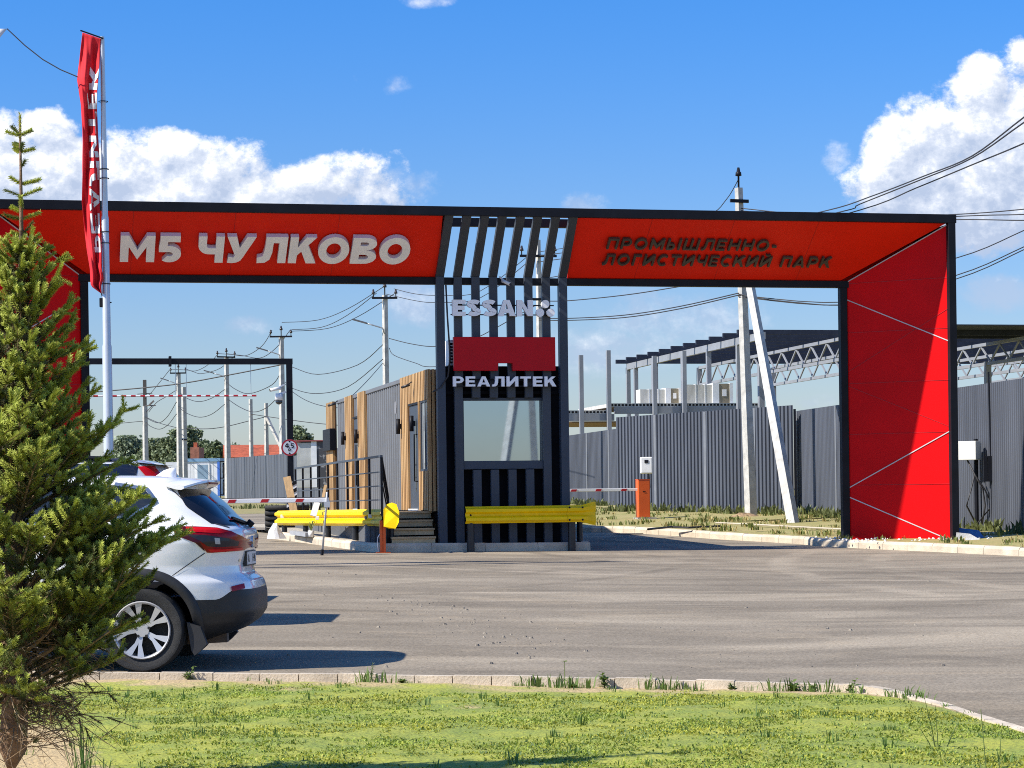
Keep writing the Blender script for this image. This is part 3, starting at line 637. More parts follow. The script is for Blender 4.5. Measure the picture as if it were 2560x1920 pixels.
wall_lamp(1022, 680, 'black cylinder wall lamp on the timber edge before the near booth door'); wall_lamp(1116, 660, 'black cylinder wall lamp between the near booth door and its side window')
wall_lamp(640, 762, 'black cylinder wall lamp on the timber strip beyond the second booth door', .07); wall_lamp(731, 748, 'black cylinder wall lamp on the timber strip before the second booth door', .07)
def cctv(loc, aim, lab, cat='camera', m1=white, size=1.0, name='security_camera', group=None):
    t = thing(name, lab, cat, loc, 0, group); l = Vector(loc); a = Vector(aim).normalized()*.22*size
    k = M(); k.tube([l+a*.1, l+a*1.0], .032*size, 10); k.build('camera_body', m1, t, smooth=True)
    k = M(); k.tube([l+a*1.0, l+a*1.06], .025*size, 10); k.build('lens', glass, t)
    k = M(); k.bar(l+a*.3+Vector((0, 0, .02*size)), l-a*.2+Vector((0, 0, .05*size)), .025*size, .025*size); k.build('mount_arm', m1, t)
    return t
dkg = mat('dark_camera', (.03, .03, .032), .4)
p = wp(1110, 372); cctv(FG.w((sl_-.12, p.y, p.z-.05)), FG.u*-1+FG.n*.45+Vector((0, 0, -.35)), 'dark bullet camera on the timber above the near booth door', m1=dkg, size=.8)
p = wp(590, 520); cctv(FG.w((sl_-.12, p.y, p.z)), FG.u*-1+FG.n*.4+Vector((0, 0, -.3)), 'dark bullet camera high at the far end of the booth wall', m1=dkg, size=.9)
p = FG.d(1262, 703, -.2); cctv(FG.w((p.x-.06, -.17, p.z+.02)), FG.u*.6-FG.n*.7+Vector((0, 0, -.4)), 'white bullet camera on the portal slats above the tenant sign')
p = wp(535, 780); k = M(FG); q0, q1 = wp(556, 770), wp(506, 770)
nb = k; nb.box(sl_-.16, q0.y, wp(530, 850).z, sl_-.02, q1.y, wp(530, 700).z); o = nb.build('notice_board', black, None, base=FG.w((sl_, q0.y, wp(530, 850).z)), bevel=.01); tag(o, 'black panel box hung on the far end of the booth wall', 'board')
# air conditioner beside the red sign box
ax0 = FG.d(1060+188/3.19, 860, .35)
ac = thing('air_conditioner', 'white air conditioner outdoor unit behind the red sign box', 'air conditioner', FG.w((ax0.x, .5, fz+.02)), 12.5)
zA, zB = FG.d(1120, 480+1180/3.19, .3).z, FG.d(1120, 480+1385/3.19, .3).z
k = M(FG); k.box(ax0.x, .25, zB, ax0.x+.36, 1.05, zA); k.build('casing', white, ac, bevel=.015)
k = M(FG)
for i in range(7): k.box(ax0.x+.012, .242, zB+.04+i*(zA-zB-.08)/7, ax0.x+.085, .2495, zB+.04+(i+.62)*(zA-zB-.08)/7)
k.build('grille', black, ac)
k = M(FG); k.box(ax0.x+.03, .3, zB-.12, ax0.x+.33, .36, zB-.002); k.box(ax0.x+.03, .94, zB-.12, ax0.x+.33, 1.0, zB-.002); k.build('feet', black, ac)
k = M(FG); xc_ = xs0[0]+.10; tag(k.tube([(xc_, -.18, zb-.02), (xc_+.02, -.185, zb-.6), (xc_+.05, -.18, zb-1.1), (xc_+.06, -.18, zb-1.35), (xc_+.02, -.18, zb-1.7), (xc_-.12, -.17, zb-1.9), (xc_-.25, -.1, zb-1.98)], .016, 6).build('cable', cable, None, smooth=True, base=FG.w((xc_, 0, GZ))), 'black cable hanging down the edge column beside the red sign box', 'cable')
k = M(FG); cc = wp(969, 552); k.tube([(sl_-.02, cc.y, cc.z), (sl_+.05, cc.y, cc.z)], .13, 16); tag(k.build('vent', mat('vent_grey', (.2, .2, .21), .5), None, base=FG.w((sl_, cc.y, cc.z))), 'round wall vent on the corrugated booth side', 'vent')

# entrance stair, deck and railing
sd0 = FG.d(980, 1370, -.25).x; sd1 = FG.d(1094, 1370, -.25).x-.02
dkL = sl_-1.15; nst = 4; g0 = GZ+.155
stair = thing('entrance_stairs', 'timber boarded steps and deck along the booth side', 'stairs', FG.w((sd0, 0, g0-.05)), 12.5)
rise = (zf-g0)/(nst)
for i in range(nst):
    zt_ = g0+rise*(i+1)-.02; d0 = -.22+i*.24
    k = M(FG); x0_, x1_ = sd0, sd1+.02*i
    k.box(x0_, d0, zt_-.035, x1_, d0+.26 if i < nst-1 else 1.6, zt_); k.build('tread', stepm, stair)
    k = M(FG); k.box(x0_+.01, d0+.035, zt_-rise+.028 if i else g0-.1, x1_-.01, d0+.055, zt_-.037); k.build('riser', stepr, stair)
k = M(FG); k.box(dkL, 1.61, zf-.055, sl_-.06, cont_front+Lc-.6, zf-.018); k.build('deck', stepm, stair)
k = M(FG); k.corr((dkL+.02, cont_front+Lc-.6), (dkL+.02, .9), GZ+.1, zf-.06, .09, .02, z0b=GZ+.1); k.build('skirting', contm, stair)
k = M(FG); k.corr((dkL+.02, .9), (sd0-.02, .9), GZ+.1, zf-.06, .09, .02); k.build('skirting', contm, stair)
rl = thing('railing', 'dark steel railing along the deck and steps of the booth', 'railing', FG.w((dkL, 1.6, zf)), 12.5)
dR0 = FG.s(640+866/2.765, 1150, dkL).y; dR1 = FG.s(640+272/2.765, 1190, dkL).y
tz = zf+.98
nps = 9
for i in range(nps+1):
    d = dR0+(dR1-dR0)*i/nps; k = M(FG); k.box(dkL-.02, d-.02, zf-.06, dkL+.02, d+.02, tz-.02); k.build('baluster', black, rl)
for z, h in ((tz, .04), (zf+.70, .022), (zf+.45, .022), (zf+.20, .022)):
    k = M(FG); k.box(dkL-.022, dR0-.02, z-h/2, dkL+.022, dR1+.02, z+h/2); k.build('rail', navy, rl)
qe = Vector((sd0-.03, -.05, g0+.55))
k = M(FG); k.bar((dkL, dR0, tz), (qe.x, qe.y, tz-.72), .04, .05); k.bar((qe.x, qe.y, tz-.72), (qe.x, qe.y, g0-.05), .04, .04); k.build('stair_rail', black, rl)
for f in (.35, .7):
    k = M(FG); k.bar((dkL, dR0, tz-f*.6), (qe.x, qe.y, tz-.72-f*.45), .022, .022); k.build('stair_rail', black, rl)
# ------------------------------------------------------------------ yellow crash rails
WB = [(-.155, .0), (-.135, -.02), (-.105, -.075), (-.055, -.075), (-.02, -.012), (.02, -.012), (.055, -.075), (.105, -.075), (.135, -.02), (.155, .0)]   # (height, outward)
def wbeam(path, z, out, prof=WB, th=.004):
    """W profile swept along path (list of (x,y) or with per-point height scale); out=+1 ridges to the right of travel."""
    m = M(); n = len(prof); vs = []
    for i, p in enumerate(path):
        a = path[max(0, i-1)]; b = path[min(len(path)-1, i+1)]; d = Vector((b[0]-a[0], b[1]-a[1], 0)).normalized(); nn = Vector((d.y, -d.x, 0))*out
        sc = p[2] if len(p) > 2 else 1.0; fl = p[3] if len(p) > 3 else 1.0
        for o in (0, th):
            for h, q in prof: v = Vector((p[0], p[1], 0))-nn*(q*fl+o); vs.append((v.x, v.y, z(p[0], p[1])+h*sc))
    fs = []
    for i in range(len(path)-1):
        for k in range(n-1):
            fs.append((i*2*n+k, i*2*n+k+1, (i+1)*2*n+k+1, (i+1)*2*n+k)); fs.append((i*2*n+n+k, (i+1)*2*n+n+k, (i+1)*2*n+n+k+1, i*2*n+n+k+1))
        for k in (0, n-1): fs.append((i*2*n+k, i*2*n+n+k, (i+1)*2*n+n+k, (i+1)*2*n+k))
    for i in (0, len(path)-1):
        for k in range(n-1): fs.append((i*2*n+k, i*2*n+k+1, i*2*n+n+k+1, i*2*n+n+k))
    return m.add(vs, fs)
# rail in front of the booth
dg = -.52; r0 = FG.d(1163, 1288, dg); r1 = FG.d(1450, 1288, dg); r2 = FG.d(1487, 1288, dg+.12); zc_ = r0.z
t = thing('crash_barrier', 'yellow crash rail standing across the front of the booth window', 'crash barrier', FG.w((r0.x, dg, GZ)), 12.5, 'yellow crash rails on the traffic island')
pl = [FG.w((r0.x+(r1.x-r0.x)*f, dg, 0)) for f in (0, .3, .6, .88, 1)]
wbeam([(p.x, p.y) for p in pl], lambda x, y: zc_, 1).build('rail', yellow, t)
pl = [FG.w((r1.x-.25+(r2.x-r1.x+.25)*f, dg-.012+.0*f+.22*max(0, f-.45)**1.6, 0)) for f in (0, .25, .45, .6, .75, .9, 1)]
wbeam([(p.x, p.y, sc, fl) for p, sc, fl in zip(pl, (1, 1, 1.0, 1.1, 1.24, 1.36, 1.40), (1, 1, .95, .7, .4, .25, .2))], lambda x, y: zc_, 1).build('end_terminal', yellow, t)
k = M(FG)
bolts = [(r0.x+.10, 0)]+[(r1.x-.22+dx, dz) for dx in (0, .25) for dz in (-.115, .0, .115)]+[(r1.x-.10, -.04)]
for x, dz in bolts:
    k = M(FG); k.ext([(x+.018*math.cos(a*math.pi/4), dg-(.0 if abs(dz) < .06 else .08)-.016, zc_+dz+.018*math.sin(a*math.pi/4)) for a in range(8)], (0, .01, 0)); k.build('bolt', black, t)
pipe = mat('black_pipe_post', (.014, .015, .018), .4, var=.4, scale=12)
for px, yb, d in ((309, 1535, dg+.06), (1115, 1518, dg+.08), (1180, 1455, dg+.75)):
    x = FG.d(1080+px/3.19, 1370, d).x; k = M(FG); q = FG.w((x, d, 0)); k.tube([(x, d, G(q.x, q.y)-.15), (x, d, zc_+.05)], .072 if px < 1170 else .055, 14); smooth_by_angle(k.build('post', pipe, t))
# rail along the stair side of the island
c0 = W(695, 1288, 47.6); c1 = W(815, 1288, 44.2); c2 = W(936, 1284, 41.55)
t = thing('crash_barrier', 'long yellow crash rail with three white reflectors beside the deck railing', 'crash barrier', (c1.x, c1.y, G(c1.x, c1.y)), 0, 'yellow crash rails on the traffic island')
zr = lambda x, y: EYE-.272+ (x-c0.x)/(c2.x-c0.x)*.018
def bez(f): return c0*(1-f)**2+(c1*2-(c0+c2)*.5)*2*f*(1-f)+c2*f*f
for j in range(3):
    pts = [bez(f) for f in np.linspace(j/3, (j+1)/3, 5)]; off = .004*j
    wbeam([(p.x, p.y-off) for p in pts], zr, 1).build('rail', yellow, t)
dn = (c2-bez(.95)).normalized(); pe = W(955, 1288, 40.5)
arcp = [c2+(pe-c2)*f+Vector((-.03, -.02, 0))*math.sin(f*math.pi) for f in (0, .3, .6, .85, 1)]
wbeam([(p.x, p.y, 1, f) for p, f in zip(arcp, (1, .95, .85, .65, .5))], zr, 1).build('end_curve', mat('yellow_paint_shaded', (.62, .47, .02), .5, var=.15), t)  # rail yellow darkened: shade from the portal beam is put into this colour
pc = W(977.5, 1289, 40.25); k = M(); hw, hh = .155, .235
k.ext([(pc.x-hw+.02, pc.y, pc.z-hh+.04), (pc.x-.04, pc.y+.01, pc.z-hh), (pc.x+.08, pc.y-.065, pc.z-hh+.0), (pc.x+hw-.01, pc.y-.105, pc.z-.12), (pc.x+hw, pc.y-.11, pc.z+.06), (pc.x+hw-.05, pc.y-.085, pc.z+hh-.03), (pc.x+.02, pc.y-.04, pc.z+hh), (pc.x-.07, pc.y, pc.z+hh-.03), (pc.x-hw+.02, pc.y, pc.z+hh-.12)], (0, .012, 0)); k.build('end_plate', yellow, t)
for f in (.03, .43, .93):
    p = bez(f); q = W(*((706, 1291) if f < .1 else (794, 1295) if f < .6 else (926, 1290)), p.y-.38); k = M(); k.bar(q+Vector((-.035, -.02, 0)), q+Vector((.035, -.02, 0)), .03, .075); k.build('reflector', white, t, bevel=.008)
for px, yb in ((711, 1331), (764, 1338), (820, 1347), (888, 1355)):
    f = (px-695)/245; p = bez(f); q = W(px, 1300, p.y+.16); k = M(); k.tube([(q.x, q.y, G(q.x, q.y)+.0), (q.x, q.y, zr(q.x, q.y)+.1)], .058, 12); smooth_by_angle(k.build('post', pipe, t))
for px in (962, 978):
    q = W(px, 1330, 40.9 if px < 970 else 41.05); k = M(); k.tube([(q.x, q.y, G(q.x, q.y)+.0), (q.x, q.y, zr(q.x, q.y)+.02)], .05, 12); smooth_by_angle(k.build('post', pipe, t))

# ------------------------------------------------------------------ boom barriers
def hband(k, x, y, z, w_, h): k.ext([(x-w_/2, y, z-h/2), (x+w_/2-h*.5, y, z-h/2), (x+w_/2, y, z+h/2), (x-w_/2+h*.5, y, z+h/2)], (0, .004, 0))
reflr = mat('red_reflector', (.42, .01, .015), .35)
cb = W(1608, 1308, 56.5); gz = G(cb.x, cb.y)+.17
t = thing('boom_barrier', 'orange boom barrier cabinet with a lowered white arm in front of the fence', 'boom barrier', (cb.x, cb.y, gz), 12.5, 'white arm boom barriers')
fb = Fr((cb.x, cb.y, 0), 12.5)
k = M(fb); k.box(-.155, -.13, gz+.02, .155, .13, gz+.97); k.build('cabinet', orange, t, bevel=.02)
k = M(fb); k.box(-.16, -.135, gz+.97, .16, .135, gz+.985); k.build('lid', mat('orange_lid', (.60, .085, .012), .4), t)
k = M(fb); k.box(-.035, -.137, gz+.66, .035, -.131, gz+.68); k.build('lock_plate', black, t)
k = M(fb); k.box(-.2, -.2, gz-.12, .3, .2, gz+.02); k.build('plinth', conc, t)
za = fb.d(1500, 1225, 0).z
k = M(fb); k.box(-3.6, -.05, za-.035, -.12, .0, za+.035); ar = k.build('arm', white, t, bevel=.008)
for px in (90, 250, 415):
    x = fb.d(1400+px/2.592, 1226, -.055).x; k = M(fb); hband(k, x, -.056, za-.004, .17, .06); k.build('reflector', reflr, ar)
lb = ground_px(806, 1388); za = W(810, 1250, lb.y).z; fl = Fr((lb.x, lb.y, 0), 6)
t = thing('boom_barrier', 'long lowered white boom arm on a thin support leg beside the yellow rail', 'boom barrier', (lb.x, lb.y, lb.z), 6, 'white arm boom barriers')
ae = W(822, 1251, lb.y)
k = M(fl); k.box(-7.2, -.045, za-.04, ae.x-lb.x, .005, za+.04); ar = k.build('arm', white, t, bevel=.01)
k = M(fl); k.box(-7.2, -.03, za+.041, ae.x-lb.x-.02, -.01, za+.052); k.build('rubber_strip', black, ar)
for px in (432, 506, 580, 662, 749):
    x = fl.d(px, 1252, -.05).x; k = M(fl); hband(k, x, -.0475, za, .16, .06); k.build('reflector', reflr, ar)
k = M(fl); tp = fl.d(816, 1230, -.06); k.tube([(0, -.02, lb.z+.06), (tp.x, -.07, za-.05), (tp.x+.01, -.07, za+.14)], .018, 8); k.build('support_leg', galvt, t, smooth=True)
k = M(fl); k.tube([(-.008, -.02, lb.z), (0, -.02, lb.z+.1)], .028, 8); k.build('foot', black, t)
k = M(fl); k.box(tp.x-.04, -.09, za-.13, tp.x+.06, -.046, za-.03); k.build('bracket', galvt, t)
cx_ = -7.5; k = M(fl); gl = G(lb.x+cx_, lb.y-.7); k.box(cx_-.16, -.16, gl, cx_+.16, .16, gl+1.0); k.build('cabinet', orange, t, bevel=.02)
rp = ground_px(957, 1382); zt_ = W(957, 1301, rp.y).z
t = thing('boom_rest', 'orange steel boom rest post standing at the kerb corner', 'post', (rp.x, rp.y, rp.z), 12.5)
fr_ = Fr((rp.x, rp.y, 0), 12.5)
k = M(fr_); k.box(-.05, -.03, rp.z, .0, .03, zt_); k.box(.003, -.05, rp.z, .05, .05, zt_-.05); k.build('post', orange, t, bevel=.004)
k = M(fr_); k.box(-.13, -.09, rp.z, .13, .09, rp.z+.012); k.build('base_plate', orange, t)
k = M(fr_); k.tube([(-.05, -.0, rp.z+.34), (-.09, -.02, rp.z+.28), (-.10, -.02, rp.z+.2), (-.085, -.02, rp.z+.02)], .008, 6); k.build('cable', white, t)

# ------------------------------------------------------------------ height limit frame beyond the booth
FH = Fr((W(724, 1000, 65).x, 65, 0), 12.5); hz = G(FH.O.x, 65)
t = thing('height_limit_portal', 'black goalpost frame across the entry lane with a height sign', 'height gauge', (FH.O.x, FH.O.y, hz), 12.5)
zb_, zt_ = FH.d(600, 911, 0).z, FH.d(600, 896.5, 0).z; wcol = FH.d(731, 1000, 0).x-FH.d(716.5, 1000, 0).x
k = M(FH); k.box(-wcol/2, -.08, hz-.1, wcol/2, .08, zb_); k.build('column', black, t)
k = M(FH); k.box(-13.5, -.08, zb_, wcol/2+.01, .08, zt_); k.build('beam', black, t)
k = M(FH); k.box(-13.5, -.08, hz-.8, -13.35, .08, zb_); k.build('column', black, t)
xj = FH.d(425, 900, 0).x; k = M(FH); k.box(xj-.035, -.13, zb_-.06, xj+.035, .13, zt_+.06); k.build('flange', black, t)
bz = FH.d(450, 989.7, .0).z; x0_, x1_ = FH.d(150, 990, 0).x, FH.d(641, 990, 0).x
bt = thing('height_bar', 'red and white striped height bar hung on chains below the black frame', 'height bar', FH.w((x1_, 0, bz)), 12.5)
n_ = 21; wl = (x1_-x0_)/n_
for i in range(n_):
    for c in range(2):
        a_, b_ = x0_+wl*(i+c*.5), x0_+wl*(i+c*.5+.5); k = M(FH); k.tube([(a_, 0, bz), (b_, 0, bz)], .026, 8); k.build('band', [white, reflr][c], bt)
for px in (438.6, 465.8, 627):
    x = FH.d(px, 940, 0).x; k = M(FH); k.tube([(x, 0, bz+.026), (x, 0, zb_)], .008, 5); k.build('chain', galv, bt)
sc = FH.d(724, 1118.8, -.12); r = FH.d(745, 1118.8, -.12).x-sc.x
sg = thing('height_limit_sign', 'round white sign with red rim limiting height to 4,5 metres', 'sign', FH.w((sc.x, -.12, sc.z-r)), 12.5)
def disc(rr, y, nn=36): return [(sc.x+rr*math.cos(2*math.pi*i/nn), y, sc.z+rr*math.sin(2*math.pi*i/nn)) for i in range(nn)]
k = M(FH); k.ext(disc(r, -.12), (0, .012, 0)); k.build('plate', galv, sg)
k = M(FH); o_, i_ = disc(r*.985, -.125), disc(r*.82, -.125); k.add(o_+i_, [(j, (j+1) % 36, 36+(j+1) % 36, 36+j) for j in range(36)]); k.build('rim', mat('sign_red', (.50, .006, .02), .4), sg)
k = M(FH); k.add(disc(r*.825, -.1235), [tuple(range(36))]); k.build('face', white, sg)
letters('4,5', .20, .05, (sc.x-r*.52, -.126, sc.z-r*.06), (r*1.06, 0, 0), (0, 0, r*.56), (0, -.003, 0), FH, [black, black], sg, 'numeral')
letters('М', .20, .05, (sc.x-r*.17, -.126, sc.z-r*.44), (r*.34, 0, 0), (0, 0, r*.27), (0, -.003, 0), FH, [black, black], sg, 'numeral')
for s_ in (1, -1):
    k = M(FH); k.ext([(sc.x-r*.16, -.126, sc.z+s_*r*.79), (sc.x+r*.16, -.126, sc.z+s_*r*.79), (sc.x, -.126, sc.z+s_*r*.58)], (0, -.003, 0)); k.build('arrow', black, sg)
p = FH.d(706, 970, 0); L0 = FH.w((p.x+.02, -.0, p.z))
cctv(tuple(L0+Vector((-.02, -.1, .0))), (-1, -.3, -.2), 'white bullet camera on the height frame column, above the dome camera', size=1.6)
tdm = thing('dome_camera', 'white dome camera with dark lower half on the height frame column', 'camera', tuple(L0+Vector((-.12, -.05, -.35))))
k = M(); l = L0+Vector((-.12, -.05, -.16)); k.tube([l+Vector((0, 0, .0)), l+Vector((0, 0, -.2))], [.11, .12], 12); k.build('housing', white, tdm, smooth=True)
k = M(); k.tube([l+Vector((0, 0, -.201)), l+Vector((0, 0, -.28)), l+Vector((0, 0, -.32))], [.11, .09, .03], 12); k.build('dome', glass, tdm, smooth=True)
k = M(); k.bar(l+Vector((0, 0, -.02)), l+Vector((.2, .05, .05)), .06, .06); k.build('bracket', white, tdm)

# ------------------------------------------------------------------ fences
# (x0,ytop0,z0) -> (x1,ytop1,z1)
def fence(name, label, p0, p1, pitch, depth, joints, m=fencem, side=1, jl=fencel, group=None, duty=.5):
    a, b = W(*p0), W(*p1); base = (a.x, a.y, G(a.x, a.y))
    t = thing(name, label, 'fence', base, 0, group)
    k = M(); k.corr((a.x, a.y), (b.x, b.y), min(G(a.x, a.y), a.z-2)-.3, a.z, pitch, depth, z0b=min(G(b.x, b.y), b.z-2)-.3, z1b=b.z, side=side, duty=duty); k.build('sheet', m, t)
    d = Vector((b.x-a.x, b.y-a.y, 0)).normalized(); nn = Vector((d.y, -d.x, 0))*side
    for f in joints:
        q = a.lerp(b, f); q2 = q+nn*(depth+.004); k = M(); k.bar((q2.x, q2.y, G(q.x, q.y)-.2), (q2.x, q2.y, q.z-.01), .10, .01, up=nn); k.build('joint_strip', jl, t)
    n_ = max(2, int((b-a).length/2.5))
    for i in range(n_+1):
        q = a.lerp(b, i/n_)-nn*.06; k = M(); k.bar((q.x, q.y, G(q.x, q.y)-.2), (q.x, q.y, q.z-.1), .06, .06); k.build('post', black, t)
    return t
fence('sheet_fence', 'coarse ribbed dark grey sheet fence behind the orange barrier cabinet', (1540.5, 1043.5, 64.5), (1982, 1013, 58.6), .145, .04, [.24, .53, .80], duty=.62)
fence('sheet_fence', 'low grey sheet fence receding behind the portal column beyond the orange barrier', (1300, 1106, 84), (1541, 1072, 74.5), .115, .022, [.45, .72, .93])
fence('sheet_fence', 'finely ribbed grey sheet fence running behind the red pier towards the road', (1988, 1028, 59.2), (2700, 925, 42.0), .105, .02, [.01, .19, .62, .86])
k = M(); a = W(1982, 1013, 58.6); b = W(1990, 1026, 59.4)
fence('panel_fence', 'plain grey panel fence beyond the white and blue site cabin', (568, 1146, 118), (735, 1133, 104), .62, .05, [.14, .3, .45, .62, .78], side=1, duty=.9, jl=navy)
fence('panel_fence', 'plain grey panel fence between the height frame and the booth', (735, 1140, 104), (860, 1118, 88), .62, .05, [.2, .45, .7], side=1, duty=.9, jl=navy)

# ------------------------------------------------------------------ poles and cables
POLES = {}
def pole(px, ytop, z, label, w0=.24, w1=.17, arms=(), lamp=None, rot=30, top_ins=False, lean=0.0, group='concrete utility poles'):
    p = W(px, ytop, z); gz = G(p.x, p.y); t = thing('utility_pole', label, 'utility pole', (p.x-lean, p.y, gz), 0, group)
    k = M(); k.bar((p.x-lean, p.y, gz-.3), (p.x, p.y, p.z), w0, w0*.8, up=(math.cos(rad(rot)), math.sin(rad(rot)), 0), w2=w1, h2=w1*.8); k.build('shaft', concw, t)
    for (dz, L_, ang, ins) in arms:
        u = Vector((math.cos(rad(ang)), math.sin(rad(ang)), 0)); c = Vector((p.x, p.y-.14, p.z-dz)); k = M(); k.bar(c-u*L_/2, c+u*L_/2, .07, .08); am = k.build('crossarm', black, t)
        for f in ins:
            q = c+u*L_*f; k = M(); k.tube([q, q+Vector((0, 0, .16)), q+Vector((0, 0, .17)), q+Vector((0, 0, .24)), q+Vector((0, 0, .25)), q+Vector((0, 0, .34))], [.02, .02, .07, .06, .045, .03], 8); k.build('insulator', mat('brown_insulator', (.04, .03, .028), .3), am, smooth=True)
    if top_ins:
        q = Vector((p.x, p.y, p.z)); k = M(); k.tube([q, q+Vector((0, 0, .3)), q+Vector((0, 0, .31)), q+Vector((0, 0, .40)), q+Vector((0, 0, .41)), q+Vector((0, 0, .52))], [.025, .025, .08, .07, .05, .03], 8); k.build('insulator', MATS.get('brown_insulator') or black, t, smooth=True)
    if lamp:
        dz, L_, s_ = lamp; q = Vector((p.x, p.y-.1, p.z-dz)); k = M(); k.tube([q, q+Vector((s_*.1, 0, .25)), q+Vector((s_*L_*.5, 0, .38)), q+Vector((s_*L_*.75, 0, .45))], .03, 6); k.build('lamp_arm', galv, t, smooth=True)
        k = M(); q2 = q+Vector((s_*L_*.72, 0, .45)); k.bar(q2, q2+Vector((s_*L_*.55, 0, .16)), .16, .06); k.build('lamp_head', mat('lamp_grey', (.10, .10, .11), .4), t)
    return t
tA = pole(1846.5, 470, 57, 'thick concrete utility pole before the ribbed fence with a leaning brace', .27, .17, arms=((.35, .5, 200, ()),), top_ins=True, lean=-.22, rot=26)
a = W(1986, 1306, 51.5); b = W(1853, 590, 56.6)
k = M(); k.bar((a.x, a.y, G(a.x, a.y)), b, .22, .19, up=(.62, .78, 0), w2=.16, h2=.14); k.build('brace', concw, tA)
pole(1345, 600, 75, 'concrete utility pole rising behind the portal slats', .19, .14, arms=((.55, 1.25, 10, (-.45, .45)), (2.0, .5, 10, ())), top_ins=True)
pole(962, 738, 88, 'concrete utility pole with street lamp just behind the booth roof', .26, .19, arms=((.12, 1.0, 5, (-.44, .44)),), top_ins=True, lamp=(1.55, 1.0, -1))
pole(703, 841, 110, 'concrete pole with crossarm and lamp behind the height frame column', .32, .22, arms=((.02, 1.1, 0, (-.45, .45)),), top_ins=True, lamp=(1.15, .95, -1))
pole(566, 893, 127, 'concrete pole with lamp at the corner of the white and blue cabin', .36, .22, arms=((.0, 1.1, 30, (-.48, .48)),), top_ins=True, lamp=(1.35, 1.0, -1))
pole(446, 931, 137, 'concrete pole with crossarm and lamp above the parked cars', .34, .24, arms=((.05, .98, 0, (-.46, .46)),), top_ins=True, lamp=(.95, .85, -1))
pole(459.5, 968, 141, 'short concrete pole close behind a taller one with crossarm', .34, .27, arms=((3.3, .4, 0, ()),))
tG = pole(362.5, 1015, 150, 'concrete pole topped by dark steel carrying switch gear', .40, .30)
p = W(362.5, 1015, 150); k = M(); k.bar(p+Vector((0, 0, -.05)), p+Vector((0, 0, 1.75)), .22, .16); k.bar(p+Vector((-.5, 0, .8)), p+Vector((.5, 0, .85)), .05, .05); k.build('steel_top', mat('pole_steel', (.06, .055, .05), .6), tG)
k = M(); k.bar(p+Vector((.05, -.1, .02)), p+Vector((.75, -.1, .02)), .07, .07); k.bar(p+Vector((.3, -.1, .05)), p+Vector((.62, -.1, .34)), .16, .1); k.bar(p+Vector((.06, -.1, -.45)), p+Vector((.5, -.1, .0)), .05, .05); k.build('switch', mat('switch_grey', (.16, .14, .13), .6), tG)
pole(626.5, 998, 132, 'plain thin concrete pole without arms before the red roof', .26, .20)
tI = pole(665, 1008, 132, 'thin concrete pole with a diagonal strut before the red roof', .26, .20)
a, b = W(668, 1045, 131.8), W(700, 1112, 131); k = M(); k.bar(a, b+(b-a)*.6, .16, .16); k.build('brace', concw, tI)
# tall pole pair beside the car park, out of the picture but seen in the booth window
tN = pole(1280+12.2*F/16.5, 1255-7.2*F/16.5, 16.5, 'concrete pole seen mirrored in the booth window', .27, .2, lean=-.3)
k = M(); k.bar((10.6, 17.4, 0), (12.1, 16.6, 6.4), .22, .19); k.build('brace', concw, tN)
CAB = 'overhead cables strung between the poles'
def wire(pts, z0, z1, label, r=.012, zs=None):
    n = len(pts); xs = [p[0] for p in pts]; tot = abs(xs[-1]-xs[0]) or 1
    P = [W(p[0], p[1], z0+(z1-z0)*abs(p[0]-xs[0])/tot) for p in pts]
    Q = []
    for i in range(n-1):
        p0, p1, p2, p3 = P[max(0, i-1)], P[i], P[i+1], P[min(n-1, i+2)]
        for j in range(5):
            s_ = j/5; Q.append(.5*((2*p1)+(-p0+p2)*s_+(2*p0-5*p1+4*p2-p3)*s_*s_+(-p0+3*p1-3*p2+p3)*s_**3))
    Q.append(P[-1]); k = M(); k.tube(Q, r, 5); o = k.build('cable', cable, None, base=tuple(Q[0])); return tag(o, label, 'cable', CAB)
wire([(2700, 190), (2560, 293), (2430, 390), (2310, 440), (2180, 490), (2060, 528), (1800, 580), (1345, 640)], 32, 75, 'black overhead cable climbing steeply from the portal top, the uppermost of three', .014)
wire([(2700, 212), (2560, 306), (2430, 395), (2300, 450), (2150, 510), (2100, 530), (1800, 592), (1345, 655)], 32.6, 75, 'black overhead cable crossing another as it climbs from the portal top', .014)
wire([(2700, 290), (2560, 358), (2430, 412), (2290, 470), (2150, 525), (1850, 600), (1345, 700)], 33.2, 75, 'black overhead cable climbing from the portal top, the lowest of three', .014)
for i, (pl_, lab) in enumerate([([(1846, 520), (2120, 545), (2390, 536), (2560, 523), (2700, 505)], 'thin cable rising away from the upper corner of the red pier'),
     ([(1846, 526), (2120, 552), (2391, 541), (2470, 538), (2560, 536), (2700, 528)], 'thin level cable leaving the upper corner of the red pier'),
     ([(1846, 532), (2120, 556), (2391, 549), (2560, 551), (2700, 548)], 'thicker level cable just below the upper corner of the red pier'),
     ([(1846, 690), (2120, 700), (2391, 645), (2560, 576), (2700, 510)], 'single black cable climbing from the middle of the red pier top'),
     ([(1846, 738), (2120, 755), (2392, 688), (2560, 617), (2700, 550)], 'upper cable of a close pair climbing from the red pier'),
     ([(1846, 742), (2120, 762), (2392, 697), (2560, 624), (2700, 556)], 'lower cable of a close pair climbing from the red pier')]): wire(pl_, 57, 48, lab, .013)
wire([(1345, 752), (1418, 752), (1560, 738), (1690, 718), (1846, 690)], 75, 57, 'single cable from the pole behind the slats to the thick braced pole', .016)
wire([(1345, 800), (1418, 801), (1560, 794), (1700, 772), (1846, 738)], 75, 57, 'lower cable of the pair under the red beam beside the booth', .016)
wire([(1345, 795), (1418, 796), (1560, 788), (1700, 766), (1846, 733)], 75, 57, 'upper cable of the pair under the red beam beside the booth', .016)
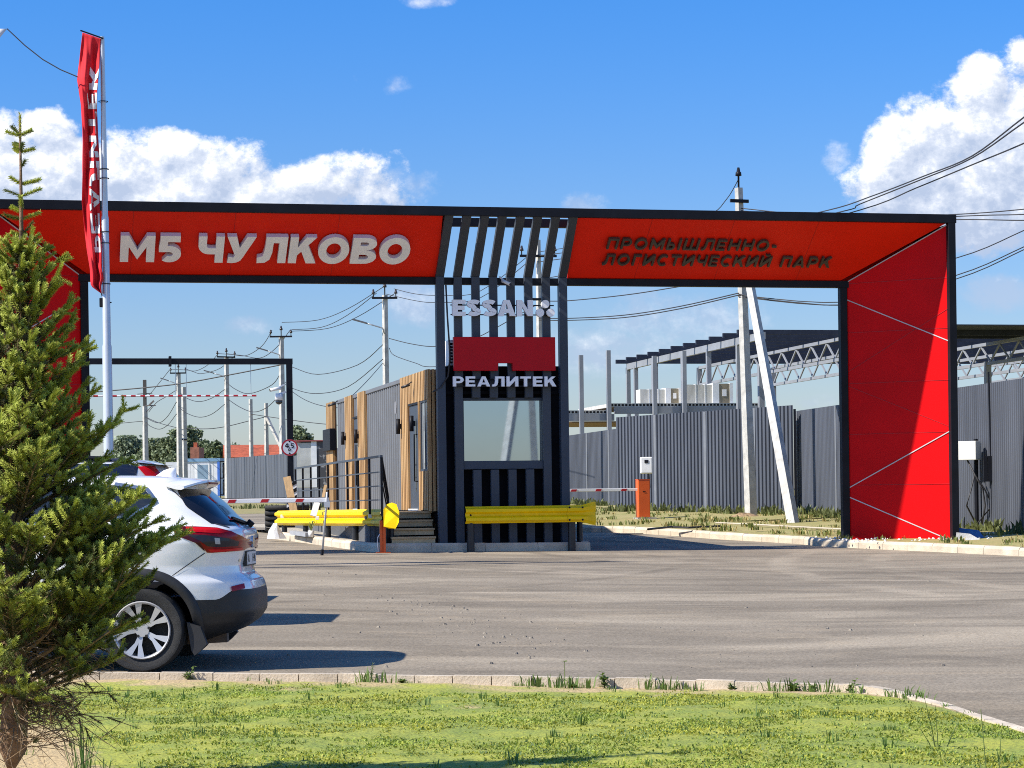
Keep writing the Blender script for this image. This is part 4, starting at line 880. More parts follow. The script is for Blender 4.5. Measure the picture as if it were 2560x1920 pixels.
wire([(1846, 735), (1900, 746), (2000, 757), (2101, 763), (2300, 752)], 57, 50, 'sagging cable from the braced pole to the red pier', .014)
wire([(1848, 445), (1815, 500), (1765, 540), (1600, 590), (1345, 630)], 57, 75, 'cable drooping from the insulator on top of the thick braced pole', .012)
for i, (a_, b_, lab) in enumerate([((730, 824), (941, 733), 'upper'), ((705, 806), (962, 715), 'middle'), ((728, 828), (985, 735), 'lower')]):
    wire([a_, ((a_[0]*.65+b_[0]*.35), a_[1]*.65+b_[1]*.35+26), ((a_[0]*.35+b_[0]*.65), a_[1]*.35+b_[1]*.65+24), b_], 110, 88, lab+' conductor sagging between the two crossarms left of the booth', .016)
wire([(965, 735), (1040, 752), (1095, 756), (1200, 745), (1320, 655)], 88, 75, 'conductor from the lamp pole behind the booth to the slats, the lower one', .013)
wire([(985, 722), (1040, 735), (1100, 738), (1200, 728), (1345, 620)], 88, 75, 'conductor from the lamp pole behind the booth to the slats, the upper one', .013)
wire([(973, 846), (1030, 860), (1092, 866), (1180, 850), (1345, 760)], 88, 75, 'cable dipping from the lamp pole to the booth edge column', .016)
wire([(973, 870), (985, 888), (1040, 908), (1075, 917), (1200, 910)], 88, 75, 'looped cable falling from the lamp pole towards the booth roof', .014)
wire([(718, 912), (732, 918), (795, 936), (893, 913), (957, 862)], 110, 88, 'deep sagging cable between the height frame and the lamp pole, topmost', .017)
wire([(713, 955), (732, 971), (790, 984), (870, 967), (957, 898)], 110, 88, 'sagging cable between the height frame and the lamp pole, second from top', .017)
wire([(713, 960), (732, 980), (770, 1003), (820, 1017), (900, 1022)], 110, 90, 'cable from the height frame down to the booth roof', .016)
wire([(957, 908), (920, 950), (885, 985), (860, 1002)], 88, 70, 'straight cable dropping from the lamp pole to the booth roof', .013)
wire([(120, 988), (226, 981), (430, 962), (570, 938), (703, 912)], 112, 108, 'thick black cable running straight across behind the flagpole', .03)
wire([(703, 929), (680, 962), (624, 984), (590, 974), (566, 956)], 110, 127, 'cable sagging between the frame pole and the cabin pole, upper', .02)
wire([(703, 984), (668, 1018), (634, 1030), (600, 1018), (570, 998)], 110, 127, 'cable with a loop sagging between the frame pole and the cabin pole, lower', .02)
wire([(561, 974), (530, 995), (498, 1004), (470, 997), (450, 982)], 127, 137, 'cable sagging between the cabin pole and the next crossarm pole, upper', .02)
wire([(561, 1011), (530, 1035), (498, 1043), (465, 1032), (446, 1015)], 127, 137, 'cable sagging between the cabin pole and the next crossarm pole, lower', .02)
wire([(441, 1005), (420, 1040), (398, 1057), (375, 1050), (365, 1042)], 137, 150, 'cable sagging from the crossarm pole to the switch gear pole, upper', .022)
wire([(441, 1035), (420, 1062), (398, 1073), (375, 1065), (365, 1055)], 137, 150, 'cable sagging from the crossarm pole to the switch gear pole, lower', .022)
wire([(441, 975), (415, 992), (392, 1006), (372, 1030)], 137, 150, 'cable dropping from the crossarm pole onto the switch gear', .022)
wire([(725, 826), (690, 870), (650, 895), (600, 888), (545, 884)], 110, 127, 'conductor dropping from the frame pole crossarm to the cabin pole, upper', .018)
wire([(680, 826), (655, 865), (615, 889), (580, 886), (567, 884)], 110, 127, 'conductor dropping from the frame pole crossarm to the cabin pole, lower', .018)
wire([(545, 885), (520, 912), (490, 927), (465, 925), (427, 923)], 127, 137, 'conductor between the cabin pole and the crossarm pole, outer', .018)
wire([(588, 888), (550, 921), (505, 934), (485, 930), (464, 922)], 127, 137, 'conductor between the cabin pole and the crossarm pole, inner', .018)
wire([(427, 921), (400, 955), (376, 984), (362, 995)], 137, 150, 'conductor from the crossarm pole to the steel topped pole', .02)
wire([(464, 1071), (520, 1072), (567, 1066), (620, 1053), (665, 1042)], 141, 132, 'long low cable passing behind the cabin roof', .024)
wire([(626, 1035), (700, 1046), (800, 1059), (1000, 1075)], 132, 120, 'long low cable running behind the height sign to the booth', .022)
wire([(367, 1044), (400, 1058), (441, 1069)], 150, 140, 'short taut cable from the switch gear pole to the crossarm pole', .022)
wire([(180, 1062), (286, 1059), (345, 1054), (360, 1053)], 150, 150, 'thin cable reaching the switch gear pole from behind the flagpole', .02)

# ------------------------------------------------------------------ steel frame hall under construction
FB = Fr((W(1570, 908, 160).x, 160, 0), 12.5)
hz = G(FB.O.x, 150)
hall = thing('steel_frame_hall', 'unfinished grey steel hall frame with roof trusses rising behind the fence', 'building', (FB.O.x, FB.O.y, hz), 12.5)
rz = FB.d(1570, 908.5, 0).z
d_near = -1*(160-132)/math.cos(rad(12.5))
def column(x, d, z1, z0=None, w_=.28): k = M(FB); k.box(x-w_/2, d-w_/2, hz if z0 is None else z0, x+w_/2, d+w_/2, z1); return k.build('column', steelr, hall)
k = M(FB); k.bar((0, 0, rz-.25), (0, d_near-1, rz-.25), .25, .42); k.build('rafter', steelr, hall)
npur = 11
for i in range(npur):
    d = -i*2.75; k = M(FB); k.box(-.9+.0*i, d-.1, rz-.02, 75, d+.1, rz+.26); k.build('purlin', purlm, hall)
k = M(FB); k.box(10.2, d_near-2.6, rz+.27, 75, d_near+4.5, rz+.33); k.build('roof_sheet', purlm, hall)
for px, zoomd in ((408, 0), (432, -2), (566, -7), (610, -9), (723, -13.5), (888, -19), (1085, -25)):
    x = FB.d(1400+px/2.592, 1000, zoomd).x; column(0 if px not in (610, 803) else x, zoomd, rz-.3)
def truss(x, dA, dB, hgt, n_, zt_):
    for z in (zt_, zt_-hgt): k = M(FB); k.bar((x, dA, z), (x, dB, z), .17, .20); k.build('chord', steelr, hall)
    st = (dB-dA)/n_
    for i in range(n_):
        a0, am, a1 = dA+st*i, dA+st*(i+.5), dA+st*(i+1)
        k = M(FB); k.bar((x, a0, zt_-hgt+.1), (x, am, zt_-.1), .09, .10); k.build('web', steelr, hall); k = M(FB); k.bar((x, am, zt_-.1), (x, a1, zt_-hgt+.1), .09, .10); k.build('web', steelr, hall)
for px, dA in ((1749, 0), (1934, 0), (2119, 0), (2300, -1.0), (2470, -2.0), (2640, -3)):
    x = FB.d(px, 930, dA).x; truss(x, dA, dA-30, 1.22, 11, rz-.32); column(x, dA+.1, rz-.3, w_=.32)
for px, d in ((1903, -20), (2122, -4), (2470, -24)):
    x = FB.d(px, 1000, d).x; column(x, d, rz-1.4, w_=.35)
# mezzanine of hollow core slabs
dk = -22.0
def sx_(px, y=1010): return FB.d(px, y, dk).x
zs_t, zs_b = FB.d(1640, 1008, dk).z, FB.d(1640, 1017, dk).z
xA, xB = sx_(1418), sx_(1895)
fdk = thing('mezzanine_frame', 'grey steel mezzanine of hollow core slabs over the back fence', 'building', FB.w((xA, dk, hz)), 12.5)
slabc = mat('slab_concrete', (.46, .45, .42), .8, var=.15)
nsl = 9
for i in range(nsl):
    a_, b_ = xA+(xB-xA)*i/nsl, xA+(xB-xA)*(i+1)/nsl; lift = .0 if i > 1 else -.42
    k = M(FB); k.box(a_+.01, dk, zs_b+lift, b_-.01, dk+8, zs_t+lift); sb = k.build('floor_slab', slabc, fdk)
    nh = 6
    for j in range(nh):
        c_ = a_+(b_-a_)*(j+.5)/nh; k = M(FB); k.box(c_-.07, dk-.012, zs_b+lift+.05, c_+.07, dk-.004, zs_t+lift-.05); k.build('core_hole', black, sb)
k = M(FB); k.box(xA+3, dk-.05, zs_b-.42, xB, dk+.25, zs_b-.005); k.build('edge_beam', steelr, fdk)
k = M(FB); k.box(xA, dk-.05, zs_b-.84, xA+2.95, dk+.25, zs_b-.43); k.build('edge_beam', steelr, fdk)
k = M(FB); k.box(xA, dk+.3, zs_b-.95, xB, dk+8, zs_b-.86); k.build('soffit', mat('soffit_rust', (.26, .17, .11), .8), fdk)
for px, yt, w_ in ((1452, 888, .25), (1520.5, 876, .25), (1709.5, 877, .25), (1635.5, 890, .25), (1300, 860, .25)):
    q = FB.d(px, yt, dk-.35); k = M(FB); k.box(q.x-w_/2, dk-.35-w_/2, hz, q.x+w_/2, dk-.35+w_/2, q.z); k.build('column', steelr, fdk)
def pack(x0, x1, y0, y1, xe0, lab, d):
    a, b = FB.d(x0, y1, d), FB.d(x1, y0, d); e = FB.d(xe0, y0, d).x; zt_ = b.z; zb_ = zs_t+.02
    t = thing('wrapped_pack', lab, 'pack', FB.w((a.x, d, zb_)), 12.5, 'wrapped panel packs on the mezzanine')
    k = M(FB); k.box(e, d, zb_, b.x, d+1.1, zt_); k.build('end_block', wrapb, t); k = M(FB)
    k.box(e-.14, d-.03, zb_, e+.02+(b.x-e)*.22, d+1.15, zt_+.03); k.box(b.x-(b.x-e)*.14, d-.03, zb_, b.x+.05, d+1.15, zt_+.03); k.build('film', wrapw, t)
    k = M(FB); k.box(a.x, d+.1, zb_, e-.15, d+1.1, zt_-.05); k.build('body', mat('film_over_wool', (.58, .56, .50), .35, var=.15, scale=1.2, stretch=(3, 1, 1)), t)
    for f in (.33, .66):
        x = a.x+(e-a.x)*f; k = M(FB); k.box(x-.03, d+.085, zb_, x+.03, d+1.14, zt_-.02); k.build('strap', wrapw, t)
    k = M(FB); x = e+(b.x-e)*.42; k.box(x, d-.02, zb_+(zt_-zb_)*.35, x+(b.x-e)*.25, d-.004, zb_+(zt_-zb_)*.7); k.build('paper_tag', white, t)
pack(1602, 1701, 971, 1008, 1669, 'shorter wrapped panel pack, the farther one on the mezzanine', dk+1.6); pack(1718, 1830, 959, 1006, 1787, 'longer wrapped panel pack, the nearer one on the mezzanine', dk+.4)

# ------------------------------------------------------------------ boxes, cabin, house, stacks
q = W(1621, 1163, 60.9); t = thing('meter_box', 'white meter box on the ribbed fence above the orange barrier', 'meter box', tuple(q), 0)
k = M(); k.box(q.x-.23, q.y-.22, q.z-.23, q.x+.10, q.y+.0, q.z+.22); k.build('casing', white, t, bevel=.03)
k = M(); k.box(q.x-.12, q.y-.235, q.z+.06, q.x-.02, q.y-.222, q.z+.14); k.build('screen', black, t)
k = M(); k.tube([(q.x, q.y-.1, q.z-.22), (q.x+.02, q.y-.12, q.z-.6), (q.x-.1, q.y-.3, q.z-1.0), (q.x-.2, q.y-.6, q.z-1.35)], .02, 6); k.build('cable', cable, t)
q = W(2424, 1150, 46.5); gq = verge_z(q.x, q.y); t = thing('electric_cabinet', 'pale electric cabinet on a black post beside the red pier', 'electric cabinet', (q.x, q.y, gq), 40)
fq = Fr((q.x, q.y, 0), -38); zT = W(2424, 1103, 46.5).z
k = M(fq); k.box(-.2, -.12, q.z, .2, .12, zT); k.build('casing', mat('cabinet_grey', (.70, .70, .66), .45, var=.05), t, bevel=.01)
p = W(2440, 1160, 46.7); k = M(); k.tube([(p.x, p.y, gq-.1), (p.x, p.y, zT+.05)], .045, 8); k.build('post', black, t)
for ph, h in ((.0, 1), (1.3, .6), (2.2, .9)):
    k = M(); k.tube([(q.x-.05, q.y, q.z), (q.x+.08, q.y-.1, q.z-.3), (q.x+.3*math.sin(ph+1), q.y-.2, q.z-.6), (q.x+.45*math.sin(ph+1.2), q.y-.2, q.z-.95), (q.x+.2*math.sin(ph), q.y-.1, gq)], .018, 6); k.build('cable', cable, t, smooth=True)
p = W(2470, 1200, 46.2); gq = verge_z(p.x, p.y); t = thing('conduit_pipe', 'thin dark pipe with a black sleeve standing before the fence', 'pipe', (p.x, p.y, gq))
k = M(); k.tube([(p.x+.09, p.y, gq-.3), (p.x+.06, p.y, p.z+.6), (p.x+.04, p.y, W(2466, 930, 46.2).z)], .02, 6); k.build('pipe', black, t)
z0_, z1_ = W(2470, 1204, 46.2).z, W(2470, 1140, 46.2).z
k = M(); k.box(p.x-.09, p.y-.04, z0_, p.x-.015, p.y+.04, z1_); k.box(p.x-.0, p.y-.05, z0_, p.x+.09, p.y+.04, z1_); k.build('sleeve', black, t)
p = W(2418, 1330, 42.5); gq = verge_z(p.x, p.y)-.02; k = M(); bl = mat('blue_sack', (.02, .12, .36), .6, var=.2, scale=8)
vs_ = [(-.28, -.2, 0), (.30, -.2, 0), (.26, .25, 0), (-.28, .25, 0), (-.26, -.12, .22), (.2, -.15, .16), (.22, .18, .12), (-.24, .2, .2)]
k.add([(p.x+a, p.y+b, gq+c) for a, b, c in vs_], [(0, 1, 5, 4), (1, 2, 6, 5), (2, 3, 7, 6), (3, 0, 4, 7), (4, 5, 6, 7)]); o = k.build('sack', bl, None, base=(p.x, p.y, gq), bevel=.04); tag(o, 'crumpled blue sack lying beside the red pier foot', 'sack')
p = W(2425, 1340, 41.6); k = M(); gq = verge_z(p.x, p.y)-.03; k.add([(p.x-.3, p.y-.1, gq), (p.x+.2, p.y-.12, gq), (p.x+.1, p.y+.2, gq+.02), (p.x-.25, p.y, gq+.16), (p.x+.0, p.y, gq+.13)], [(0, 1, 4, 3), (1, 2, 4), (2, 0, 3, 4)]); tag(k.build('concrete_lump', concw, None, base=(p.x, p.y, gq)), 'grey broken concrete lump below the blue sack', 'rubble')
# site cabin
fc = Fr((W(461, 1240, 150).x, 150, 0), -6)
x0_, x1_ = 0, FH.a*0+W(551, 1200, 150).x-W(461, 1200, 150).x; zc0, zc1 = W(505, 1240, 150).z, W(505, 1146, 150).z
t = thing('site_cabin', 'white site cabin with blue corner trims and one window', 'cabin', (fc.O.x, 150, zc0), -6)
k = M(fc); k.box(.05, .05, zc0, x1_-.05, 6, zc1-.02); k.build('wall', cabw, t)
k = M(fc); k.box(-.05, -.02, zc1-.22, x1_+.05, 6.05, zc1); k.build('roof', mat('cabin_roof_blue', (.16, .30, .46), .5), t)
for a_ in (-.02, x1_-.14):
    k = M(fc); k.box(a_, .0, zc0, a_+.16, .06, zc1-.22); k.build('trim', cabb, t)
k = M(fc)
wx0, wx1 = x1_*.38, x1_*.68
k.box(wx0-.1, -.01, zc1-1.55, wx1+.1, .049, zc1-.35); wn = k.build('window', white, t); k = M(fc); k.box(wx0, -.02, zc1-1.48, wx1, -.011, zc1-.42); k.build('pane', mat('blind_pane', (.22, .32, .42), .2), wn)
k = M(fc); 
for i in range(9): k.box(.2+i*(x1_-.4)/9, .045, zc0+.05, .215+i*(x1_-.4)/9, .052, zc1-.25)
k.build('wall_joint', mat('joint_grey', (.42, .44, .46), .5), t)
# second white hut behind it
a = W(415, 1240, 158); b = W(462, 1155, 158); k = M(); k.box(a.x, 158, a.z, b.x-.05, 162, b.z); t = k.build('storage_hut', cabw, None, base=(a.x, 158, a.z)); tag(t, 'plain white hut tucked behind the white and blue cabin', 'hut')
# red roofed house
fh = Fr((W(560, 1200, 200).x, 200, 0), 8); zr0, zr1 = W(600, 1143, 200).z, W(600, 1113, 200).z; xw = W(712, 1120, 200).x-W(545, 1120, 200).x
t = thing('house', 'low house with a broad red clay tile roof behind the grey fence', 'house', (fh.O.x, 200, zr0-2.5), 8)
k = M(fh); k.box(.3, .5, zr0-2.6, xw-.3, 7.5, zr0); k.build('wall', mat('house_wall', (.35, .33, .30), .8), t)
k = M(fh)
nr = 16
for i in range(nr):
    y0, y1 = 4.0*i/nr, 4.0*(i+1)/nr; z0, z1 = zr0+(zr1-zr0)*1.1*i/nr, zr0+(zr1-zr0)*1.1*(i+1)/nr
    k.add([(0, y0-.06, z0+.03), (xw, y0-.06, z0+.03), (xw, y1, z1+.03), (0, y1, z1+.03), (0, y0-.06, z0-.03), (xw, y0-.06, z0-.03)], [(0, 1, 2, 3), (4, 5, 1, 0)])
k.add([(0, 4, zr1+.1), (xw, 4, zr1+.1), (xw, 8, zr0), (0, 8, zr0)], [(0, 1, 2, 3)]); k.build('roof', tiles, t)
a = W(486, 1115, 190); t = thing('chimney_house', 'small brick gable peeping over the cabin roof', 'house', (a.x, 190, a.z-3)); k = M(); k.box(a.x-.35, 190, a.z-4, a.x+.4, 193, a.z-.1); k.build('wall', mat('brick_dark', (.30, .12, .08), .85, var=.3), t); k = M(); k.box(a.x-.1, 190.2, a.z-.1, a.x+.2, 191, a.z+.3); k.build('chimney', tiles, t)
# wrapped stack by the height sign
a, b = W(742, 1146, 92), W(822, 1103, 92)
t = thing('wrapped_stack', 'white wrapped pallet stack with a dark printed end behind the grey fence', 'stack', (a.x, 92, a.z-.5))
k = M(); k.box(a.x, 92, a.z-1.2, a.x+(b.x-a.x)*.55, 94, b.z-.05); k.build('body', mat('grey_wrap', (.45, .46, .44), .35, var=.25, scale=1), t)
k = M(); k.box(a.x+(b.x-a.x)*.45, 91.97, a.z-1.2, a.x+(b.x-a.x)*.62, 94.1, b.z); k.build('film', wrapw, t)
k = M(); k.box(a.x+(b.x-a.x)*.62, 92, a.z-1.2, b.x, 94, b.z-.02); k.build('end_block', mat('printed_wrap', (.055, .055, .06), .4, col2=(.30, .30, .30), scale=3, lo=.56, hi=.64), t)
k = M(); k.box(a.x-.1, 91.9, b.z, b.x, 94.2, b.z+.05); k.build('cover', mat('dull_red_cover', (.24, .06, .06), .7), t)
# barrel rack and plants by the fence
a = W(583, 1236, 128); gq = G(a.x, a.y)
t = thing('barrel_rack', 'black barrels stacked on a dark steel rack beside the cabin pole', 'barrel', (a.x, a.y, gq))
for i in range(2):
    for j in range(2):
        k = M(); c = Vector((a.x-.3+i*.62, a.y, gq+.25+j*.95)); k.tube([c, c+Vector((0, 0, .28)), c+Vector((0, 0, .3)), c+Vector((0, 0, .58)), c+Vector((0, 0, .6)), c+Vector((0, 0, .85))], [.28, .28, .3, .28, .3, .28], 12); k.build('barrel', black, t, smooth=True)
k = M(); 
for zz in (.2, 1.15, 2.1): k.box(a.x-.7, a.y-.35, gq+zz, a.x+.7, a.y+.35, gq+zz+.05)
for xx in (-.7, .65): k.box(a.x+xx, a.y-.35, gq, a.x+xx+.05, a.y-.3, gq+2.1)
k.build('rack', black, t)
# planks, chevron plate and pipe stack at the far end of the island
for i, (xa, ya, xb, yb, z_, w_, lab) in enumerate([(737, 1276, 717, 1192, 47.6, .16, 'raw timber plank leaning upright by the deck railing'), (806, 1240, 814, 1213, 46.5, .06, 'short timber offcut leaning behind the boom arm'), (783, 1276, 793, 1256, 44.0, .12, 'white board scrap leaning behind the yellow rail')]):
    a, b = W(xa, ya+14, z_), W(xb, yb, z_+.15); k = M(); k.bar(a, b, w_, .03, up=(0, 1, 0)); tag(k.build('plank', timber if i < 2 else white, None, base=tuple(a)), lab, 'plank')
a = W(728, 1230, 48.2); k = M(); k.box(a.x-.1, 48.2, a.z-.5, a.x+.12, 48.22, a.z+.22); t = k.build('chevron_plate', white, None, base=(a.x, 48.2, a.z-.5)); tag(t, 'small black and white striped plate leaning behind the plank', 'plate')
for i in range(4):
    z = a.z-.42+i*.16; k = M(); k.ext([(a.x-.1, 48.19, z), (a.x+.12, 48.19, z+.12), (a.x+.12, 48.19, z+.2), (a.x-.1, 48.19, z+.08)], (0, .008, 0)); k.build('stripe', black, t)
a = W(697, 1283, 52); t = thing('pipe_coil', 'black corrugated pipe coil lying behind the end of the yellow rail', 'pipe', (a.x, 52, G(a.x, 52)))
for i in range(5): k = M(); k.tube([(a.x-.35, 52.3, G(a.x, 52)+.12+i*.12), (a.x+.65, 52.6, G(a.x, 52)+.12+i*.12)], .06, 8); k.build('pipe', rubber, t, smooth=True)
a = W(689, 1350, 46.3); k = M(); random.seed(5); gq = G(a.x, a.y)
vs_ = [(a.x+random.uniform(-.05, .05)+.22*math.cos(t_*.9)*(1-h), a.y+.15*math.sin(t_*.9)*(1-h), gq+.05+h*.34) for h in (0, .5, .95) for t_ in range(7)]
k.add(vs_, [(j*7+i, j*7+(i+1) % 7, (j+1)*7+(i+1) % 7, (j+1)*7+i) for j in range(2) for i in range(7)]); tag(k.build('plastic_bag', wrapw, None, base=(a.x, a.y, gq)), 'white plastic bag slumped on the kerb at the yellow rail end', 'bag')

# small things on and by the road
c = ground_px(1570, 1335); k = M(); k.tube([(c.x, c.y, c.z-.02), (c.x, c.y, c.z+.012)], .34, 24); t = k.build('manhole_cover', mat('cast_iron', (.05, .047, .043), .7, var=.3, scale=20), None, base=tuple(c)); tag(t, 'dark round manhole cover in the lane before the far kerb', 'manhole cover')
c = W(778, 1341, 44.6); gz = G(c.x, c.y)+.14; t = thing('potted_plant', 'small plant with pale strap leaves in a white pot under the yellow rail', 'plant', (c.x, c.y, gz))
k = M(); k.tube([(c.x, c.y, gz), (c.x, c.y, gz+.13)], [.05, .065], 10); k.build('pot', white, t, smooth=True)
k = M(); rg = random.Random(4)
for i in range(11):
    a = rg.uniform(0, 6.28); l = rg.uniform(.16, .28); b = Vector((c.x, c.y, gz+.12)); m_ = b+Vector((math.cos(a)*l*.35, math.sin(a)*l*.35, l*.75)); e_ = b+Vector((math.cos(a)*l*.8, math.sin(a)*l*.8, l*.8)); s_ = Vector((-math.sin(a), math.cos(a), 0))*.014
    k.add([b-s_*.6, b+s_*.6, m_+s_, e_, m_-s_], [(0, 1, 2, 4), (4, 2, 3)])
k.build('leaves', mat('strap_leaf', (.22, .28, .07), .5, var=.3), t)
c = W(586, 1187, 127.4); gz = c.z; k = M(); k.tube([(c.x, c.y, gz), (c.x, c.y, gz+.85)], [.2, .03], 12); k.box(c.x-.25, c.y-.25, gz-.03, c.x+.25, c.y+.25, gz); t = k.build('traffic_cone', mat('cone_red', (.60, .05, .04), .5), None, base=tuple(c)); tag(t, 'faded red traffic cone standing on the black barrels', 'traffic cone')
a = W(732, 1328, 46.0); b = W(772, 1338, 44.6); a.z = G(a.x, a.y)+.19; b.z = G(b.x, b.y)+.19; k = M(); k.bar(a, b, .14, .08); t = k.build('kerbstone', mat('spare_kerb_grey', (.30, .31, .33), .85, bump=.3), None, base=tuple(a)); tag(t, 'loose grey kerbstone lying beside the potted plant', 'kerbstone')
# ------------------------------------------------------------------ cars
carw = mat('white_car_paint', (.87, .87, .87), .28, var=.01, coat=1.0)
cars_ = mat('silver_car_paint', (.62, .64, .66), .3, .2, var=.01, coat=1.0)
cargrey = mat('blue_car_paint', (.06, .075, .10), .3, .2, var=.01, coat=1.0)
clad = mat('black_plastic_cladding', (.022, .022, .024), .55, var=.25, scale=6)
clad2 = mat('seam_shadow', (.05, .05, .055), .6)
lred = mat('lamp_red', (.26, .002, .010), .12, var=.05, spec=.3)
lbri = mat('lamp_bright_red', (.60, .006, .012), .12, var=.05, spec=.3)
ldark = mat('lamp_smoke', (.030, .026, .036), .12, var=.1, spec=.35)
ldeep = mat('lamp_dark_red', (.07, .002, .010), .12, var=.1, spec=.3)
chrome = mat('bright_trim', (.55, .56, .58), .18, .9, var=.02)
alloy = mat('alloy_wheel', (.52, .52, .53), .3, .35, var=.05)
wcav = mat('wheel_cavity', (.01, .01, .01), .8)
class Body:
    def __init__(s, T, p1=4.6, p2=3.6):
        s.T = T; s.z = np.array([r[0] for r in T]); s.a = np.array([r[1:] for r in T], float); s.p1 = p1
        zz = np.linspace(s.z[0], s.z[-1], 400); ar = np.stack([np.interp(zz, s.z, s.a[:, i]) for i in range(3)], 1)
        s.zz = zz; s.ar = ar
    def at(s, z): return [float(np.interp(z, s.zz, s.ar[:, i])) for i in range(3)]      # xf, xr, W
    def pt(s, t, z):
        xf, xr, w_ = s.at(z); xc, lx = (xf+xr)/2, (xr-xf)/2; c, s_ = math.cos(t), math.sin(t); p = s.p1
        return Vector((xc+lx*math.copysign(abs(c)**(2/p), c), w_*math.copysign(abs(s_)**(2/p), s_), z))
    def tx(s, x, z):                                       # angle of the slice point with this x (0 = rear end)
        xf, xr, w_ = s.at(z); xc, lx = (xf+xr)/2, (xr-xf)/2; k = max(-1, min(1, (x-xc)/lx)); return math.acos(math.copysign(abs(k)**(s.p1/2), k))
    def nrm(s, t, z):
        e = 1e-3; a = s.pt(t+e, z)-s.pt(t-e, z); b = s.pt(t, z+.012)-s.pt(t, z-.012); n = a.cross(b)
        if n.length < 1e-9: return Vector((1, 0, 0))
        n.normalize(); p = s.pt(t, z); xf, xr, _ = s.at(z); c = Vector(((xf+xr)/2, 0, .7))
        return n if n.dot(p-c) > 0 else -n
    SQ = 1.0
    def side(s, x, z, off, sg=-1):
        if x > .5: x = .5+(x-.5)*s.SQ
        t = s.tx(x, z); p = s.pt(t, z); n = s.nrm(t, z); q = p+n*off; q.y *= -sg if sg > 0 else 1; return Vector((q.x, sg*abs(q.y), q.z))
def car_empty(name, label, cat, loc, rz, group): return thing(name, label, cat, loc, rz, group)
class CM(M):
    def mk(s, name, mats, root, smooth=True, parent=None, ang=None):
        s.fr = Fr(root.location, math.degrees(root.rotation_euler.z)); s.fr.O = Vector(root.location)
        o = s.build(name, mats, parent or root); 
        if ang: smooth_by_angle(o, ang)
        elif smooth: o.data.polygons.foreach_set('use_smooth', [True]*len(o.data.polygons))
        return o
def side_patch(B, poly, off, cuts=7, sg=-1):
    bm = bmesh.new(); f = bm.faces.new([bm.verts.new((x, z, 0)) for x, z in poly]); bmesh.ops.triangulate(bm, faces=[f]); bmesh.ops.subdivide_edges(bm, edges=bm.edges[:], cuts=cuts, use_grid_fill=True)
    m = CM(); bm.verts.index_update(); m.add([B.side(v.co.x, v.co.y, off, sg) for v in bm.verts], [[v.index for v in f.verts] for f in bm.faces]); bm.free(); return m
def ribbon(B, pts, w_, off, sg=-1, n=10):
    P = []
    for (x0, z0), (x1, z1) in zip(pts, pts[1:]): P += [(x0+(x1-x0)*i/n, z0+(z1-z0)*i/n) for i in range(n)]
    P.append(pts[-1]); m = CM(); vs = []
    for i, (x, z) in enumerate(P):
        a, b = P[max(0, i-1)], P[min(len(P)-1, i+1)]; dx, dz = b[0]-a[0], b[1]-a[1]; l = math.hypot(dx, dz) or 1
        vs += [B.side(x-dz/l*w_/2, z+dx/l*w_/2, off, sg), B.side(x+dz/l*w_/2, z-dx/l*w_/2, off, sg)]
    return m.add(vs, [(2*i, 2*i+2, 2*i+3, 2*i+1) for i in range(len(P)-1)])
def wheel(root, x, y, R, sg):
    """sg=-1 outer face towards -Y."""
    m = CM(); prof = [(.235, .09), (.30, .115), (.325, .112), (R-.006, .085), (R, .05), (R, -.05), (R-.006, -.085), (.325, -.11), (.235, -.09)]; n = 40; vs = []
    for i in range(n):
        t = 2*math.pi*i/n
        for r, o in prof: vs.append((x+r*math.cos(t), y+sg*o, R+r*math.sin(t)))
    k = len(prof); m.add(vs, [(i*k+j, i*k+j+1, ((i+1) % n)*k+j+1, ((i+1) % n)*k+j) for i in range(n) for j in range(k-1)])
    ty = m.mk('wheel', rubber, root, ang=35)
    m = CM(); prof = [(.236, .10), (.228, .112), (.216, .10), (.205, .03), (.20, -.08)]; vs = []
    for i in range(n):
        t = 2*math.pi*i/n
        for r, o in prof: vs.append((x+r*math.cos(t), y+sg*o, R+r*math.sin(t)))
    k = len(prof); m.add(vs, [(i*k+j, i*k+j+1, ((i+1) % n)*k+j+1, ((i+1) % n)*k+j) for i in range(n) for j in range(k-1)])
    for i in range(5):
        t0 = math.pi/2+.35+2*math.pi*i/5
        for dt in (-.24, .24):
            def q(r, dw, o): a = t0+dt*min(1, (r/.21)); return (x+r*math.cos(a)-dw*math.sin(a), y+sg*o, R+r*math.sin(a)+dw*math.cos(a))
            rs_ = (.03, .12, .218); ws = (.016, .014, .028); os_ = (.075, .088, .104); v2 = []
            for r, w_, o in zip(rs_, ws, os_): v2 += [q(r, -w_, o), q(r, w_, o), q(r, w_*.7, o-.03), q(r, -w_*.7, o-.03)]
            m.add(v2, [(a*4+b, a*4+(b+1) % 4, (a+1)*4+(b+1) % 4, (a+1)*4+b) for a in range(2) for b in range(4)])
    vs = [(x+.055*math.cos(2*math.pi*i/16), y+sg*.085, R+.055*math.sin(2*math.pi*i/16)) for i in range(16)]; m.ext(vs, (0, sg*-.02, 0))
    m.mk('rim', alloy, root, parent=ty, ang=30)
    m = CM(); m.ext([(x+.2*math.cos(2*math.pi*i/24), y+sg*.02, R+.2*math.sin(2*math.pi*i/24)) for i in range(24)], (0, sg*-.05, 0)); m.mk('brake_disc', wcav, root, smooth=False, parent=ty)
    m = CM()
    for i in range(5):
        t = math.pi/2+2*math.pi*i/5; m.tube([(x+.057*math.cos(t), y+sg*.09, R+.057*math.sin(t)), (x+.057*math.cos(t), y+sg*.081, R+.057*math.sin(t))], .012, 6)
    m.mk('wheel_nut', wcav, root, smooth=False, parent=ty)
    return ty
